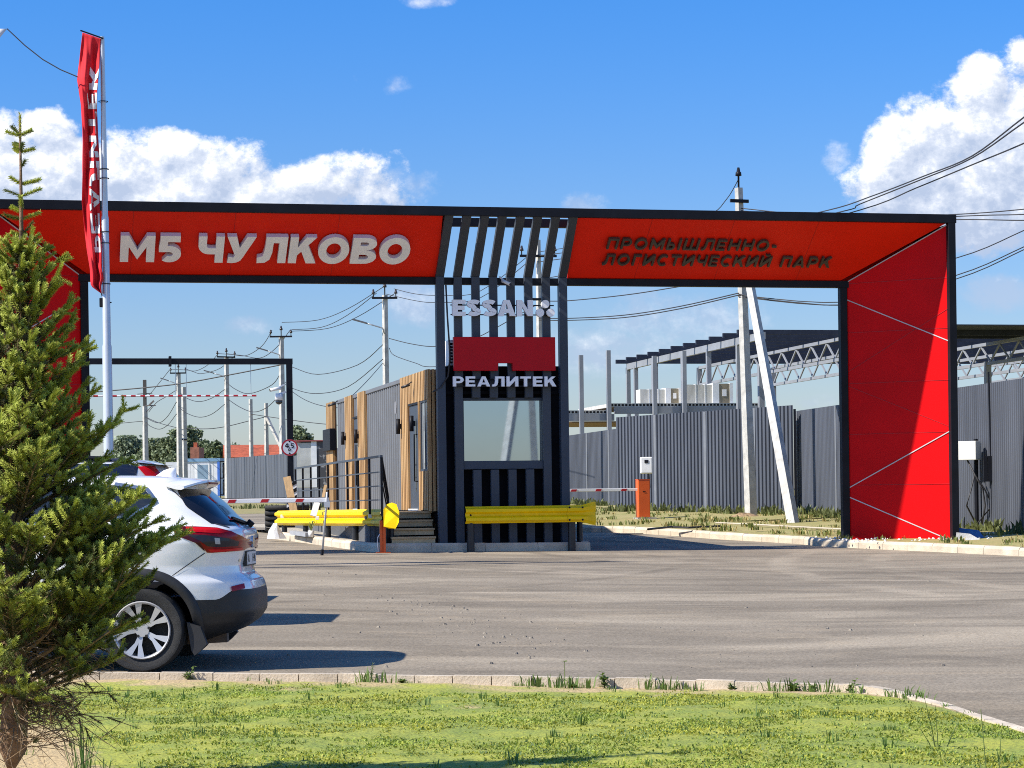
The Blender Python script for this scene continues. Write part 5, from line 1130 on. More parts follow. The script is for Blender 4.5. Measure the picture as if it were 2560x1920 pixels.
def body_mesh(root, B, paint, lowmat, z_split, R, wb, arch=.405, nz=90, nt_=168, zroof=9):
    zs = sorted(set([round(v, 4) for v in np.linspace(B.z[0], B.z[-1]-.06, nz)]+[round(v, 4) for v in B.z[-1]-.06*np.linspace(1, 0, 22)**1.6]+[round(z_split, 4)]))
    def zw(x, z): return z+.075*smooth01((x-.58)/.16)*math.exp(-((z-z_split)/.10)**2) if z_split > .5 else z
    m = CM(); m.add([B.pt(2*math.pi*k/nt_, zw(B.pt(2*math.pi*k/nt_, z).x, z)) for z in zs for k in range(nt_)], [])
    n = nt_; fs = []
    for j in range(len(zs)-1):
        for k in range(n):
            p = B.pt(2*math.pi*(k+.5)/n, (zs[j]+zs[j+1])/2); low = p.z < z_split if p.x > .35 else (p.z < .36 or (p.z > zroof and p.x < .22))
            m.f.append((j*n+k, j*n+(k+1) % n, (j+1)*n+(k+1) % n, (j+1)*n+k)); m.m.append(1 if low else 0)
    m.f.append(tuple(range(n))[::-1]); m.m.append(1); m.f.append(tuple(range((len(zs)-1)*n, len(zs)*n))); m.m.append(0)
    o = m.mk('body', [paint, lowmat, wcav], root)
    bm = bmesh.new(); bm.from_mesh(o.data); bmesh.ops.recalc_face_normals(bm, faces=bm.faces); bm.to_mesh(o.data); bm.free()
    for i, xw in enumerate((0, -wb)):
        c = CM(); c.tube([(xw, -1.4, R+.015), (xw, 1.4, R+.015)], arch, 48); co = c.mk('cutter', wcav, root, smooth=False)
        md = o.modifiers.new('arch', 'BOOLEAN'); md.object = co; md.operation = 'DIFFERENCE'; md.solver = 'EXACT'
        bpy.context.view_layer.update()
        nm = bpy.data.meshes.new_from_object(o.evaluated_get(bpy.context.evaluated_depsgraph_get())); o.modifiers.clear(); o.data = nm
        bpy.data.objects.remove(co)
    o.data.name = 'body'; smooth_by_angle(o, 38); return o
# --- white crossover
zc = .02
T = [(.235, -3.25, .55, .80), (.30, -3.38, .74, .855), (.38, -3.46, .855, .885), (.46, -3.48, .905, .90), (.60, -3.47, .905, .905), (.665, -3.44, .893, .908), (.715, -3.42, .875, .91), (.745, -3.40, .835, .91),
     (.775, -3.36, .800, .908), (.85, -3.25, .785, .905), (.95, -2.95, .805, .902), (1.04, -2.62, .825, .893), (1.10, -2.42, .826, .878), (1.14, -2.33, .812, .86), (1.17, -2.27, .745, .838), (1.25, -2.10, .640, .80), (1.35, -1.88, .52, .755),
     (1.45, -1.64, .405, .705), (1.505, -1.47, .335, .672), (1.545, -1.30, .29, .635), (1.572, -1.12, .24, .585), (1.588, -.95, .12, .50), (1.597, -.80, -.15, .36), (1.601, -.70, -.35, .15)]
cx = W(363.5, 1678, 18.15).x+.015
car = thing('white_crossover', 'white crossover car parked tail out behind the spruce', 'car', (cx, 18.15+.905-.11, EYE-1.334), -1.5, 'cars in the parking row')
T = [(r[0], r[1], r[2]-(.05 if r[0] < 1.16 else .03 if r[0] < 1.3 else 0), r[3]) for r in T]
B = Body(T); B.SQ = .86; R = .34
body_mesh(car, B, carw, clad, .575, R, 2.646)
for sg in (-1, 1):
    wheel(car, 0, sg*.795, R, sg); wheel(car, -2.646, sg*.795, R, sg)
    for xw in (0, -2.646):                                     # black arch trims
        m = CM(); vs = []; n = 40
        for i in range(n+1):
            a = rad(-16+212*i/n) if xw < 0 else rad(-22+212*i/n)
            for r, of in ((.400, .010), (.410, .020), (.470, .016), (.482, .0)): vs.append(B.side(xw+r*math.cos(a), max(.24, R+.015+r*math.sin(a)), of, sg))
        m.add(vs, [(i*4+k, i*4+k+1, (i+1)*4+k+1, (i+1)*4+k) for i in range(n) for k in range(3)]); m.mk('arch_trim', clad, car)
    m = CM(); y0 = sg*.80; m.ext([(.36, y0, .40), (.47, y0, .36), (.52, y0, .22), (.46, y0, .16), (.42, y0, .13), (.395, y0, .17)], (0, sg*.07, 0)); m.mk('mud_flap', clad, car, smooth=False)
    # tail lamp
    lamp = [(.235, 1.172), (.42, 1.168), (.60, 1.155), (.72, 1.125), (.795, 1.085), (.82, 1.055), (.817, 1.005), (.795, .965), (.55, .955), (.515, .958), (.495, .985), (.435, 1.035), (.315, 1.085), (.26, 1.13)]
    tl = side_patch(B, lamp, .006, 9, sg).mk('tail_lamp', lred, car)
    side_patch(B, [(.25, 1.168), (.35, 1.166), (.36, 1.135), (.46, 1.05), (.50, .965), (.49, .99), (.43, 1.037), (.318, 1.088), (.265, 1.13)], .009, 5, sg).mk('lens', ldeep, car, parent=tl)
    side_patch(B, [(.345, 1.163), (.60, 1.150), (.70, 1.122), (.63, 1.108), (.37, 1.128)], .010, 6, sg).mk('lens', lbri, car, parent=tl)
    side_patch(B, [(.355, 1.108), (.53, 1.095), (.70, 1.068), (.775, 1.04), (.765, 1.005), (.60, 1.0), (.52, 1.01), (.46, 1.055)], .010, 6, sg).mk('lens', ldark, car, parent=tl)
    side_patch(B, [(.58, 1.075), (.625, 1.07), (.63, 1.025), (.588, 1.027)], .013, 3, sg)  .mk('reversing_lens', mat('clear_lens', (.45, .45, .46), .15), car, parent=tl)
    side_patch(B, [(.52, .985), (.66, .982), (.79, .992), (.785, .968), (.55, .958)], .010, 5, sg).mk('lens', lbri, car, parent=tl)
    # side glazing with bright lower trim
    gl = [(.085, 1.375), (.0, 1.47), (-.25, 1.512), (-1.25, 1.512), (-2.0, 1.215), (-1.5, 1.20), (-.5, 1.225), (-.12, 1.262)]
    side_patch(B, gl, .004, 10, sg).mk('side_window', glass, car)
    ribbon(B, [(-2.0, 1.205), (-1.2, 1.192), (-.5, 1.213), (-.12, 1.25), (.10, 1.372), (.012, 1.48), (-.25, 1.522)], .026, .007, sg, 8).mk('window_trim', chrome, car)
    ribbon(B, [(-.26, 1.51), (-.30, 1.225)], .035, .006, sg).mk('window_pillar', clad, car)
    for seg in ([(.50, .955), (.42, .90), (.30, .815), (.245, .775)], [(.255, 1.535), (.20, 1.505), (.20, 1.48), (.245, 1.44)], [(.245, 1.44), (.40, 1.30), (.56, 1.195), (.70, 1.155)]):
        ribbon(B, seg, .007, .003, sg, 6).mk('panel_gap', clad2, car)
    side_patch(B, [(.72, .675), (.82, .695), (.83, .655), (.73, .635)], .014, 3, sg).mk('rear_reflector', lred, car)
    side_patch(B, [(-.62, .98), (-.42, .985), (-.42, .962), (-.62, .957)], .012, 3, sg).mk('door_handle', carw, car)
    ribbon(B, [(-.42, 1.20), (-.44, .80), (-.52, .62), (-.56, .36)], .008, .003, sg, 6).mk('panel_gap', clad2, car)
# rear window wrapping round the tailgate
xw_ = lambda z: float(np.interp(z, [1.16, 1.19, 1.27, 1.33, 1.44, 1.475], [.70, .535, .42, .335, .262, .25]))
m = CM(); rows = [1.172+(1.475-1.172)*i/16 for i in range(17)]; nn = 26
for z in rows:
    t0 = B.tx(xw_(z), z)
    for k in range(nn+1): t = t0-2*t0*k/nn; m.v.append(tuple(B.pt(t, z)+B.nrm(t, z)*.004))
m.f = [(j*(nn+1)+k, j*(nn+1)+k+1, (j+1)*(nn+1)+k+1, (j+1)*(nn+1)+k) for j in range(16) for k in range(nn)]; m.m = [0]*len(m.f); rw = m.mk('rear_window', mat('privacy_glass', (.012, .014, .022), .07, spec=.7), car)
m = CM(); m.bar((.715, .1, 1.185), (.66, -.35, 1.235), .02, .02); m.tube([(.73, .1, 1.165), (.76, .1, 1.20)], .032, 10); m.mk('wiper', black, car, smooth=False)
# roof spoiler
m = CM(); vs = []; ny = 12
for i in range(ny+1):
    y = -.655+1.31*i/ny; e = abs(y)/.655; tip = .462-.15*e**4; zt_ = 1.556-.055*e**4; inn_ = .17; dz = 0
    vs += [(inn_-.02, y*.98, 1.582-.080*e**3+dz), (.34-.05*e**4, y, zt_+.012+dz), (tip, y, zt_-.004+dz), (tip+.004, y, zt_-.020+dz), (tip-.02, y, zt_-.032+dz), (.27-.02*e, y*.99, 1.485-.012*e)]
m.add(vs, [(i*6+k, i*6+k+1, (i+1)*6+k+1, (i+1)*6+k) for i in range(ny) for k in range(5)]+[(5, 4, 3, 2, 1, 0), tuple(ny*6+k for k in range(6))]); m.mk('roof_spoiler', carw, car, ang=45)
m = CM(); m.bar((.452, -.2, 1.527), (.452, .2, 1.527), .014, .02); m.mk('brake_light', lred, car, smooth=False)
# shark fin aerial
m = CM(); vs = []
for f, x0, x1, h in ((0, -.065, .14, -.01), (1, .03, .135, .055), (2, .09, .133, .075)):
    w_ = (.034, .016, .004)[f]; vs += [(x0, 0, 1.585+h), ((x0+x1)/2, -w_, 1.585+h), (x1, -w_*.7, 1.585+h), (x1, w_*.7, 1.585+h), ((x0+x1)/2, w_, 1.585+h)]
m.add(vs, [(f*5+k, f*5+(k+1) % 5, (f+1)*5+(k+1) % 5, (f+1)*5+k) for f in range(2) for k in range(5)]+[(10, 11, 12, 13, 14)]); m.mk('shark_fin', carw, car)
# number plate, badge, bumper step
m = CM(); m.box(.736, -.27, .83, .765, .27, .955); m.mk('plate_holder', clad, car, smooth=False)
m = CM(); m.box(.7652, -.255, .842, .769, .255, .948); pl_ = m.mk('number_plate', mat('plate_white', (.62, .63, .63), .4), car, smooth=False)
letters('А317НК', .15, .22, tuple(Vector(car.location)+Matrix.Rotation(car.rotation_euler.z, 3, 'Z') @ Vector((.7692, -.22, .862))), Matrix.Rotation(car.rotation_euler.z, 3, 'Z') @ Vector((0, .44, 0)), (0, 0, .066), Matrix.Rotation(car.rotation_euler.z, 3, 'Z') @ Vector((.0015, 0, 0)), WORLD, [black, black], pl_, 'character')
Rz_ = Matrix.Rotation(car.rotation_euler.z, 3, 'Z')
for i, ch in enumerate('QASHQAI'):
    t = B.tx(.72, .88)*(1-.022*i)*.93; p = B.pt(t, .875); q = B.nrm(t, .875); p.y = -abs(p.y); q.y = -abs(q.y); tg = Vector((-q.y, q.x, 0)).normalized()
    tg = tg if tg.y > 0 else -tg
    letters(ch, .2, .1, tuple(Vector(car.location)+Rz_ @ (p+q*.003)), Rz_ @ (tg*.02), (0, 0, .022), Rz_ @ (q*.003), WORLD, [chrome, chrome], car, 'badge_letter')
m = CM(); m.tube([(.76, 0, 1.03), (.788, 0, 1.03)], .05, 16); m.mk('emblem', chrome, car, smooth=False)
m = CM(); m.box(-2.9, -.7, .2, .3, .7, .34); m.mk('underbody', wcav, car, smooth=False)
m = CM(); m.bar((.1, -.42, .24), (.62, -.40, .26), .14, .10); m.mk('silencer', mat('rusty_exhaust', (.10, .07, .05), .7, var=.4), car, smooth=False)
# --- taller family car behind, upright red lamps
def suv(label, X, Y, paint, h):
    k = h/1.70
    T2 = [(.26, -3.4, .62, .82), (.40, -3.55, .86, .90), (.60, -3.56, .90, .92), (.80, -3.5, .88, .925), (.95, -3.2, .86, .92), (1.05, -2.75, .84, .905), (1.15, -2.4, .82, .88), (1.30, -2.05, .74, .83), (1.45, -1.75, .62, .78), (1.56, -1.5, .52, .735), (1.62, -1.3, .44, .69), (1.655, -1.1, .33, .62), (1.675, -.8, .1, .5), (1.688, -.6, -.2, .25)]
    T2 = [(r[0]*k, r[1], r[2], r[3]) for r in T2]; B2 = Body(T2, 5.0)
    o = thing('family_car', label, 'car', (X, Y, G(X, Y)), -1.5, 'cars in the parking row')
    body_mesh(o, B2, paint, clad, .45, .36, 2.75, .42, 50, 112, 1.63*k)
    for sg in (-1, 1):
        wheel(o, 0, sg*.80, .36, sg); wheel(o, -2.75, sg*.80, .36, sg)
        side_patch(B2, [(.30, 1.16*k), (.34, 1.585*k), (.22, 1.655*k), (-1.0, 1.655*k), (-1.3, 1.60*k), (-2.1, 1.19*k), (-1.0, 1.13*k)], .004, 9, sg).mk('side_window', mat('blue_tinted_glass', (.01, .014, .03), .08, spec=.7), o)
        side_patch(B2, [(.33, 1.58*k), (.47, 1.585*k), (.60, 1.44*k), (.735, 1.28*k), (.80, 1.12*k), (.72, 1.02*k), (.60, 1.06*k), (.62, 1.25*k), (.50, 1.40*k)], .008, 7, sg).mk('tail_lamp', lbri, o)
        m = CM(); yy_ = sg*.62; m.tube([(.05, yy_, 1.64*k), (-.05, yy_, 1.672*k), (-.7, yy_, 1.70*k), (-1.15, yy_, 1.675*k), (-1.25, yy_, 1.64*k)], .022, 8); m.mk('roof_rail', black, o)
    m = CM(); m.add([(.38, -.62, 1.612*k), (.56, -.60, 1.60*k), (.56, .60, 1.60*k), (.38, .62, 1.612*k), (.3, -.62, 1.63*k), (.3, .62, 1.63*k)], [(0, 1, 2, 3), (4, 0, 3, 5), (4, 5, 2, 1)]); m.mk('roof_spoiler', paint, o, smooth=False)
    m = CM(); rows_ = [1.16*k+(.36*k)*i/8 for i in range(9)]
    for z in rows_:
        t0 = .62*B2.tx(.5*(B2.at(z)[1]), z)
        for q in range(17): t = t0-2*t0*q/16; m.v.append(tuple(B2.pt(t, z)+B2.nrm(t, z)*.004))
    m.f = [(j*17+q, j*17+q+1, (j+1)*17+q+1, (j+1)*17+q) for j in range(8) for q in range(16)]; m.m = [0]*len(m.f); m.mk('rear_window', glass, o)
    return o
suv('silver family car with upright red lamps and black roof rails beyond the white crossover', W(436, 1150, 23.3).x-.64, 23.6, cars_, 1.745)
suv('dark blue family car parked farthest back in the row, mostly hidden', W(425, 1150, 26.6).x-.95, 26.9, cargrey, 1.58)

# ------------------------------------------------------------------ flags
fpz = 34.2
def flagpole(dx, label):
    a, b = W(275, 1330, fpz), W(255.5, 92, fpz); a.z = G(a.x, a.y); a.x += dx; b.x += dx
    t = thing('flagpole', label, 'flagpole', (a.x, a.y, a.z), 0, 'flagpoles beside the car park')
    m = M(); d = b-a; rr = [(0, .082), (.42, .072), (.425, .062), (.66, .056), (.665, .048), (.70, .046), (1.0, .034)]
    m.tube([a+d*f for f, r in rr], [r for f, r in rr], 14); smooth_by_angle(m.build('shaft', aluf, t))
    m = M(); m.tube([a+Vector((0, 0, -.05)), a+Vector((0, 0, .05))], .2, 14); m.build('base_plate', galv, t)
    c = W(256.5, 757, fpz); c.x += dx
    for yy_ in (254, 423, 446, 580, 608, 710): q = W(262, yy_, fpz); q.x = a.x+d.x*(q.z-a.z)/d.z; m = M(); m.tube([q+Vector((.07*math.cos(k*math.pi/5), .07*math.sin(k*math.pi/5), .0)) for k in range(11)], .006, 5); m.build('clip_ring', black, t)
    return t, a, d
fp, fa, fdv = flagpole(0, 'tall aluminium flagpole carrying the red banner')
zz = 2.367
Ledge = [(22.1, 62), (50, 62), (150, 50), (330, 32), (480, 55), (700, 64), (880, 62), (1050, 58), (1200, 72), (1340, 90), (1450, 108), (1550, 112), (1592, 172)]
Redge = [(22.1, 170), (80, 170), (250, 164), (400, 150), (520, 148), (640, 152), (840, 164), (1100, 165), (1250, 168), (1350, 172), (1430, 172), (1500, 188), (1545, 172), (1592, 174)]
def ed(E, y): return float(np.interp(y, [e[0] for e in E], [e[1] for e in E]))
def fpt(a, y):
    l, r = ed(Ledge, y), ed(Redge, y); x = l+(r-l)*a; ytop = 50+a*38 if y < 130 else y; ytop = y+(1-min(1, (y-50)/80))*(a*36) if y < 130 else y
    env = min(1, (y-45)/200); dep = env*(.055*math.sin(a*9+y*.006)+.02*math.sin(a*21-y*.013+1)+.05*math.sin(y*.012))
    return W(180+x/zz, 60+ytop/zz, fpz-.05+dep)
ysr = list(np.linspace(50, 1592, 90)); na = 22
m = M(); m.add([fpt(i/na, y) for y in ysr for i in range(na+1)], [(j*(na+1)+i, j*(na+1)+i+1, (j+1)*(na+1)+i+1, (j+1)*(na+1)+i) for j in range(89) for i in range(na)])
bn = thing('flag_banner', 'long red vertical banner with white lettering hanging folded on the flagpole', 'flag', tuple(fpt(.5, 800)))
fo = m.build('cloth', flagm, bn, smooth=True)
so_ = fo.modifiers.new('thickness', 'SOLIDIFY'); so_.thickness = .006
yc = 1300
for ch, y0, y1 in (('Р', 1352, 1252), ('Е', 1240, 1122), ('А', 1108, 972), ('Л', 960, 812), ('И', 790, 662), ('Т', 650, 520), ('Е', 505, 408), ('К', 390, 262)):
    Wd, polys = glyph(ch, .26); m = M()
    for p in polys:
        bm = bmesh.new(); f = bm.faces.new([bm.verts.new((u, v, 0)) for u, v in p]); bmesh.ops.triangulate(bm, faces=[f]); bmesh.ops.subdivide_edges(bm, edges=bm.edges[:], cuts=4, use_grid_fill=True); bm.verts.index_update()
        m.add([fpt(max(.0, min(.985, .44+.56*c.co.y+(.12 if y0 < 500 else 0)*(1-c.co.y))), y0+(y1-y0)*c.co.x/Wd)+Vector((0, -.02, 0)) for c in bm.verts], [[c.index for c in g.verts] for g in bm.faces]); bm.free()
    m.build('letter', flagw, bn)
m = M(); m.tube([fpt(0, 46)+Vector((-.03, 0, .02)), fpt(1, 50)+Vector((.04, 0, .0))], .012, 6); m.build('top_rod', black, bn)
q = fpt(.5, 1592); q2 = W(256.5, 745, fpz); m = M(); m.tube([q, q2], .008, 5); m.build('tether', black, bn)
m = M(); m.bar(q2+Vector((.0, 0, .0)), q2+Vector((0, 0, -.14)), .09, .07); m.bar(q2+Vector((.0, 0, -.07)), q2+Vector((.14, 0, -.07)), .02, .02); m.build('weight', black, bn, bevel=.01)
fp2, fa2, fdv2 = flagpole(-2.55, 'aluminium flagpole carrying the white banner')
wb_ = thing('flag_banner', 'white banner whose outer top corner trails a thin rope', 'flag', (fa2.x, fpz, 6.5))
tip = W(18, 72, fpz); Pt = fa2+fdv2*1.0
m = M(); vs = []
for j in range(30):
    f = j/29
    for i in range(9):
        a = i/8; x0 = tip.x-.0; xx = (Pt.x+.08)+(tip.x-Pt.x-.08)*a*(1-.75*f**.5); vs.append((xx, fpz+.08*math.sin(a*7+f*9)*f, tip.z+.0-.08*(1-a)*0-f*4.6*(1-.0*a)-.25*a*f))
m.add(vs, [(j*9+i, j*9+i+1, (j+1)*9+i+1, (j+1)*9+i) for j in range(29) for i in range(8)]); o = m.build('cloth', flagw, wb_, smooth=True); so_ = o.modifiers.new('thickness', 'SOLIDIFY'); so_.thickness = .006
m = M(); e = W(196, 193, fpz-.22); m.tube([tip.lerp(e, f)+Vector((0, 0, -.10*math.sin(f*math.pi))) for f in (0, .25, .5, .75, 1)], .009, 5); m.build('rope', cable, wb_)

# ------------------------------------------------------------------ vegetation
def leafmat(name, col, trans=.25, rough=.6, var=.3, scale=9):
    m = mat(name, col, rough, var=var, scale=scale)
    t = m.node_tree; p = t.nodes['Principled BSDF']; src = p.inputs['Base Color'].links[0].from_socket
    tr = t.nodes.new('ShaderNodeBsdfTranslucent'); t.links.new(src, tr.inputs['Color']); mx_ = t.nodes.new('ShaderNodeMixShader'); mx_.inputs[0].default_value = trans
    t.links.new(p.outputs[0], mx_.inputs[1]); t.links.new(tr.outputs[0], mx_.inputs[2]); t.links.new(mx_.outputs[0], t.nodes['Material Output'].inputs[0]); return m
def np_mesh(name, verts, faces_idx, k, mats, mi=None, parent=None, base=(0, 0, 0), loc=None):
    """verts (n,3), faces_idx (m,k)"""
    me = bpy.data.meshes.new(name); v = np.asarray(verts, np.float32)-np.asarray(base, np.float32); f = np.asarray(faces_idx, np.int32); m_ = len(f)
    me.vertices.add(len(v)); me.vertices.foreach_set('co', v.ravel()); me.loops.add(m_*k); me.loops.foreach_set('vertex_index', f.ravel())
    me.polygons.add(m_); me.polygons.foreach_set('loop_start', np.arange(m_, dtype=np.int32)*k); me.polygons.foreach_set('loop_total', np.full(m_, k, np.int32))
    for x in mats: me.materials.append(x)
    if mi is not None: me.polygons.foreach_set('material_index', np.asarray(mi, np.int32))
    me.update(); o = bpy.data.objects.new(name, me); COL.objects.link(o)
    if parent is not None: o.parent = parent
    elif loc is not None: o.location = loc
    return o
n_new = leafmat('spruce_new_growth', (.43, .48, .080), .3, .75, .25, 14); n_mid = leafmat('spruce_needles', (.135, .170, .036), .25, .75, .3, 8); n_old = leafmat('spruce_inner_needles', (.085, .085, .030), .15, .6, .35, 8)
bark = mat('spruce_bark', (.20, .125, .075), .9, var=.4, scale=14, bump=.8, bscale=40); twigm = mat('spruce_twig', (.24, .165, .095), .85, var=.3, scale=10)
sp_x, sp_y = W(24, 1900, 11.0).x, 11.0; sp_z = lawn_z(sp_x, sp_y)-.03
def spruce(label):
    rng = np.random.default_rng(21); t = thing('spruce_tree', label, 'tree', (sp_x, sp_y, sp_z)); H = 3.34
    lean = W(52, 262, 11.0).x-sp_x
    tx = lambda z: lean*(z/H)**.8+.012*math.sin(z*3)
    m = M(WORLD); pts = [(sp_x+tx(z), sp_y+.01*math.sin(z*4), sp_z+z) for z in np.linspace(-.1, H-.06, 26)]
    m.tube(pts, [max(.006, .075*(1-z/H)**1.35+.004+(.03 if z < .15 else 0)) for z in np.linspace(0, H-.02, 26)], 10); m.build('trunk', bark, t, smooth=True)
    shoots = []; twigs = []                              # shoot: pos, dir, length, radius, kind
    def branch(z0, az, L, el, age, bare=.25):
        p = np.array([tx(z0), 0, z0]); d = np.array([math.cos(az)*math.cos(el), math.sin(az)*math.cos(el), math.sin(el)]); n = max(4, int(L/.055)); st = L/n; pts = [p.copy()]
        curl = rng.uniform(.1, .5); side = np.cross(d, [0, 0, 1.]); side /= np.linalg.norm(side)+1e-9
        for i in range(n):
            d = d+np.array([0, 0, curl*st*.9])+rng.normal(0, .05, 3); d /= np.linalg.norm(d); p = p+d*st; pts.append(p.copy()); f = (i+1)/n
            if f > bare:
                k = 2 if f > .97 else 1
                shoots.append((p-d*st, d, st*1.25, .016, 1 if f < .72 else 2 if f < .9 else 3))
            if f > bare*.8 and f < .97:
                for sg in (1, -1):
                    if rng.random() < .12: continue
                    l2 = L*(.46*(1-f)+.085)*rng.uniform(.6, 1.2); d2 = d*.62+side*sg*.78+np.array([0, 0, rng.uniform(-.1, .38)]); d2 /= np.linalg.norm(d2)
                    m2 = max(1, int(l2/.06)); q = p.copy(); st2 = l2/m2; tw = [q.copy()]
                    for j in range(m2):
                        d2 = d2+d*.10+np.array([0, 0, .05])+rng.normal(0, .07, 3); d2 /= np.linalg.norm(d2); last = j == m2-1
                        kd = 3 if last and (f > .28) else (2 if f > .45 else 1)
                        shoots.append((q.copy(), d2.copy(), st2*1.15, .0145, kd)); q = q+d2*st2; tw.append(q.copy())
                        if not last and rng.random() < .85:
                            for s2 in (1, -1):
                                d3 = d2*.7+np.cross(d2, [0, 0, 1.])*s2*.65+np.array([0, 0, rng.uniform(-.05, .3)]); d3 /= np.linalg.norm(d3)
                                shoots.append((q.copy(), d3, rng.uniform(.045, .08), .0135, 3 if f > .33 else 2 if f > .2 else 1))
                    twigs.append((tw, .0035))
        for c in range(3):
            d3 = d+rng.normal(0, .32, 3); d3 /= np.linalg.norm(d3); shoots.append((p.copy(), d3, rng.uniform(.05, .085), .0135, 3))
        twigs.append((pts, .004+.010*L))
    def Lz(z): return float(np.interp(z, [.40, .5, .8, 1.1, 1.45, 1.7, 2.0, 2.25, 2.45, 2.6], [.66, .78, .70, .60, .51, .43, .33, .24, .18, .09]))
    z = .40; az = .4
    while z < 2.58:
        for k in range(int(rng.integers(3, 5))):
            az += 2.4+rng.uniform(-.3, .3); L = Lz(z)*rng.uniform(.72, 1.12); branch(z+rng.uniform(-.02, .02), az, L, rad(np.interp(z, [.5, 1.0, 1.6, 2.4], [16, 28, 40, 52])+rng.uniform(-7, 7)), z, bare=np.interp(z, [.5, 1, 2], [.42, .30, .15]))
        z += .040+.010*(z/2.3)
    # a few limbs reaching out as in the photograph
    for z0, a_, L, el in ((.45, .1, .86, 30), (.75, .22, .92, 33), (.92, -.12, .88, 31), (.66, .05, .97, 40), (.80, -.25, .84, 36), (1.35, .1, .72, 34), (1.62, -.1, .46, 42), (1.0, .3, .74, 30), (.55, -.15, .92, 24), (2.4, .1, .24, 36), (2.3, -.3, .28, 30), (2.12, .05, .34, 36), (1.98, .25, .38, 30), (1.85, -.2, .44, 36)): branch(z0, a_, L, rad(el), z0, .3)
    # leader with short shoots
    z = 2.55
    while z < 3.2:
        for k in range(int(rng.integers(1, 4))):
            a_ = rng.uniform(0, 6.28); d = np.array([math.cos(a_)*1.5, math.sin(a_)*.6, rng.uniform(.25, 1.1)]); d /= np.linalg.norm(d); sh = (np.array([tx(z), 0, z]), d, rng.uniform(.045, .115), .0145, 3 if rng.random() < .7 else 2); shoots.append(sh); shoots.append(sh)
        z += rng.uniform(.025, .085)
    shoots.append((np.array([tx(3.16), 0, 3.16]), np.array([0, 0, 1.]), .13, .014, 3)); shoots.append((np.array([tx(2.2), 0, 2.2]), np.array([.02, 0, 1.]), .2, .012, 2))
    # dead twigs round the foot
    dead = []
    for i in range(170):
        z0 = rng.uniform(.16, .85); a_ = rng.uniform(0, 6.28); L = rng.uniform(.2, .6); d = np.array([math.cos(a_), math.sin(a_), rng.uniform(-.35, .35)]); p = np.array([tx(z0), 0, z0]); pts = [p]
        for j in range(6): d = d+rng.normal(0, .16, 3)+np.array([0, 0, -.05]); d /= np.linalg.norm(d); p = p+d*L/6; pts.append(p); 
        dead.append((pts, .004))
        for j in (2, 3, 4, 5):
            q = pts[j]; d2 = d+rng.normal(0, .7, 3); d2 /= np.linalg.norm(d2); dead.append(([q, q+d2*rng.uniform(.06, .2), q+d2*.2+rng.normal(0, .04, 3)], .0022))
            if z0 > .38: shoots.append((q, d2, .07, .011, 1))
    m = M(WORLD)
    for pts, r in twigs+dead: m.tube([(sp_x+p[0], sp_y+p[1], sp_z+p[2]) for p in pts], [r*(1-.7*i/(len(pts)-1)) for i in range(len(pts))], 4)
    m.build('twigs', twigm, t)
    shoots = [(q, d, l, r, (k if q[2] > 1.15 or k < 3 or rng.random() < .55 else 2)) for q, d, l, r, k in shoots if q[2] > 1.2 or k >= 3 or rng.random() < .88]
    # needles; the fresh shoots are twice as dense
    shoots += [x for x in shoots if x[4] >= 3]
    K = 44; g = np.arange(K); tt = (g+.5)/K; an = g*2.39996; 
    P = np.array([s[0] for s in shoots]); Dv = np.array([s[1] for s in shoots]); Ln = np.array([s[2] for s in shoots]); Rd = np.array([s[3] for s in shoots]); kd = np.array([s[4] for s in shoots])
    Dv /= np.linalg.norm(Dv, axis=1)[:, None]; up = np.where(np.abs(Dv[:, 2:3]) > .9, np.array([[1., 0, 0]]), np.array([[0, 0, 1.]])); e1 = np.cross(Dv, up); e1 /= np.linalg.norm(e1, axis=1)[:, None]; e2 = np.cross(Dv, e1)
    an_ = an[None, :]+rng.uniform(0, 6.28, (len(P), 1)); ca, sa = np.cos(an_), np.sin(an_)
    rr = Rd[:, None]*rng.uniform(.75, 1.2, (len(P), K)); base = P[:, None, :]+Dv[:, None, :]*(Ln[:, None]*tt[None, :])[:, :, None]
    radv = e1[:, None, :]*ca[:, :, None]+e2[:, None, :]*sa[:, :, None]; tanv = -e1[:, None, :]*sa[:, :, None]+e2[:, None, :]*ca[:, :, None]
    tip_ = base+radv*rr[:, :, None]+Dv[:, None, :]*.011; wv = tanv*.0023
    V_ = np.stack([base-wv, base+wv, tip_+wv*.5, tip_-wv*.5], 2).reshape(-1, 3)
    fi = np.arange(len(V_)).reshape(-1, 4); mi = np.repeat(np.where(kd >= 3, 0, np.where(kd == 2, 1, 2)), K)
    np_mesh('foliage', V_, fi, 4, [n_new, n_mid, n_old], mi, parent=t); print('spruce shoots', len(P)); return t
spr = spruce('young spruce with bright new shoots standing before the white crossover')
spr.scale = (.945, .945, .945); spr.location = (sp_x*.945, sp_y*.945, EYE-(EYE-sp_z)*.945)

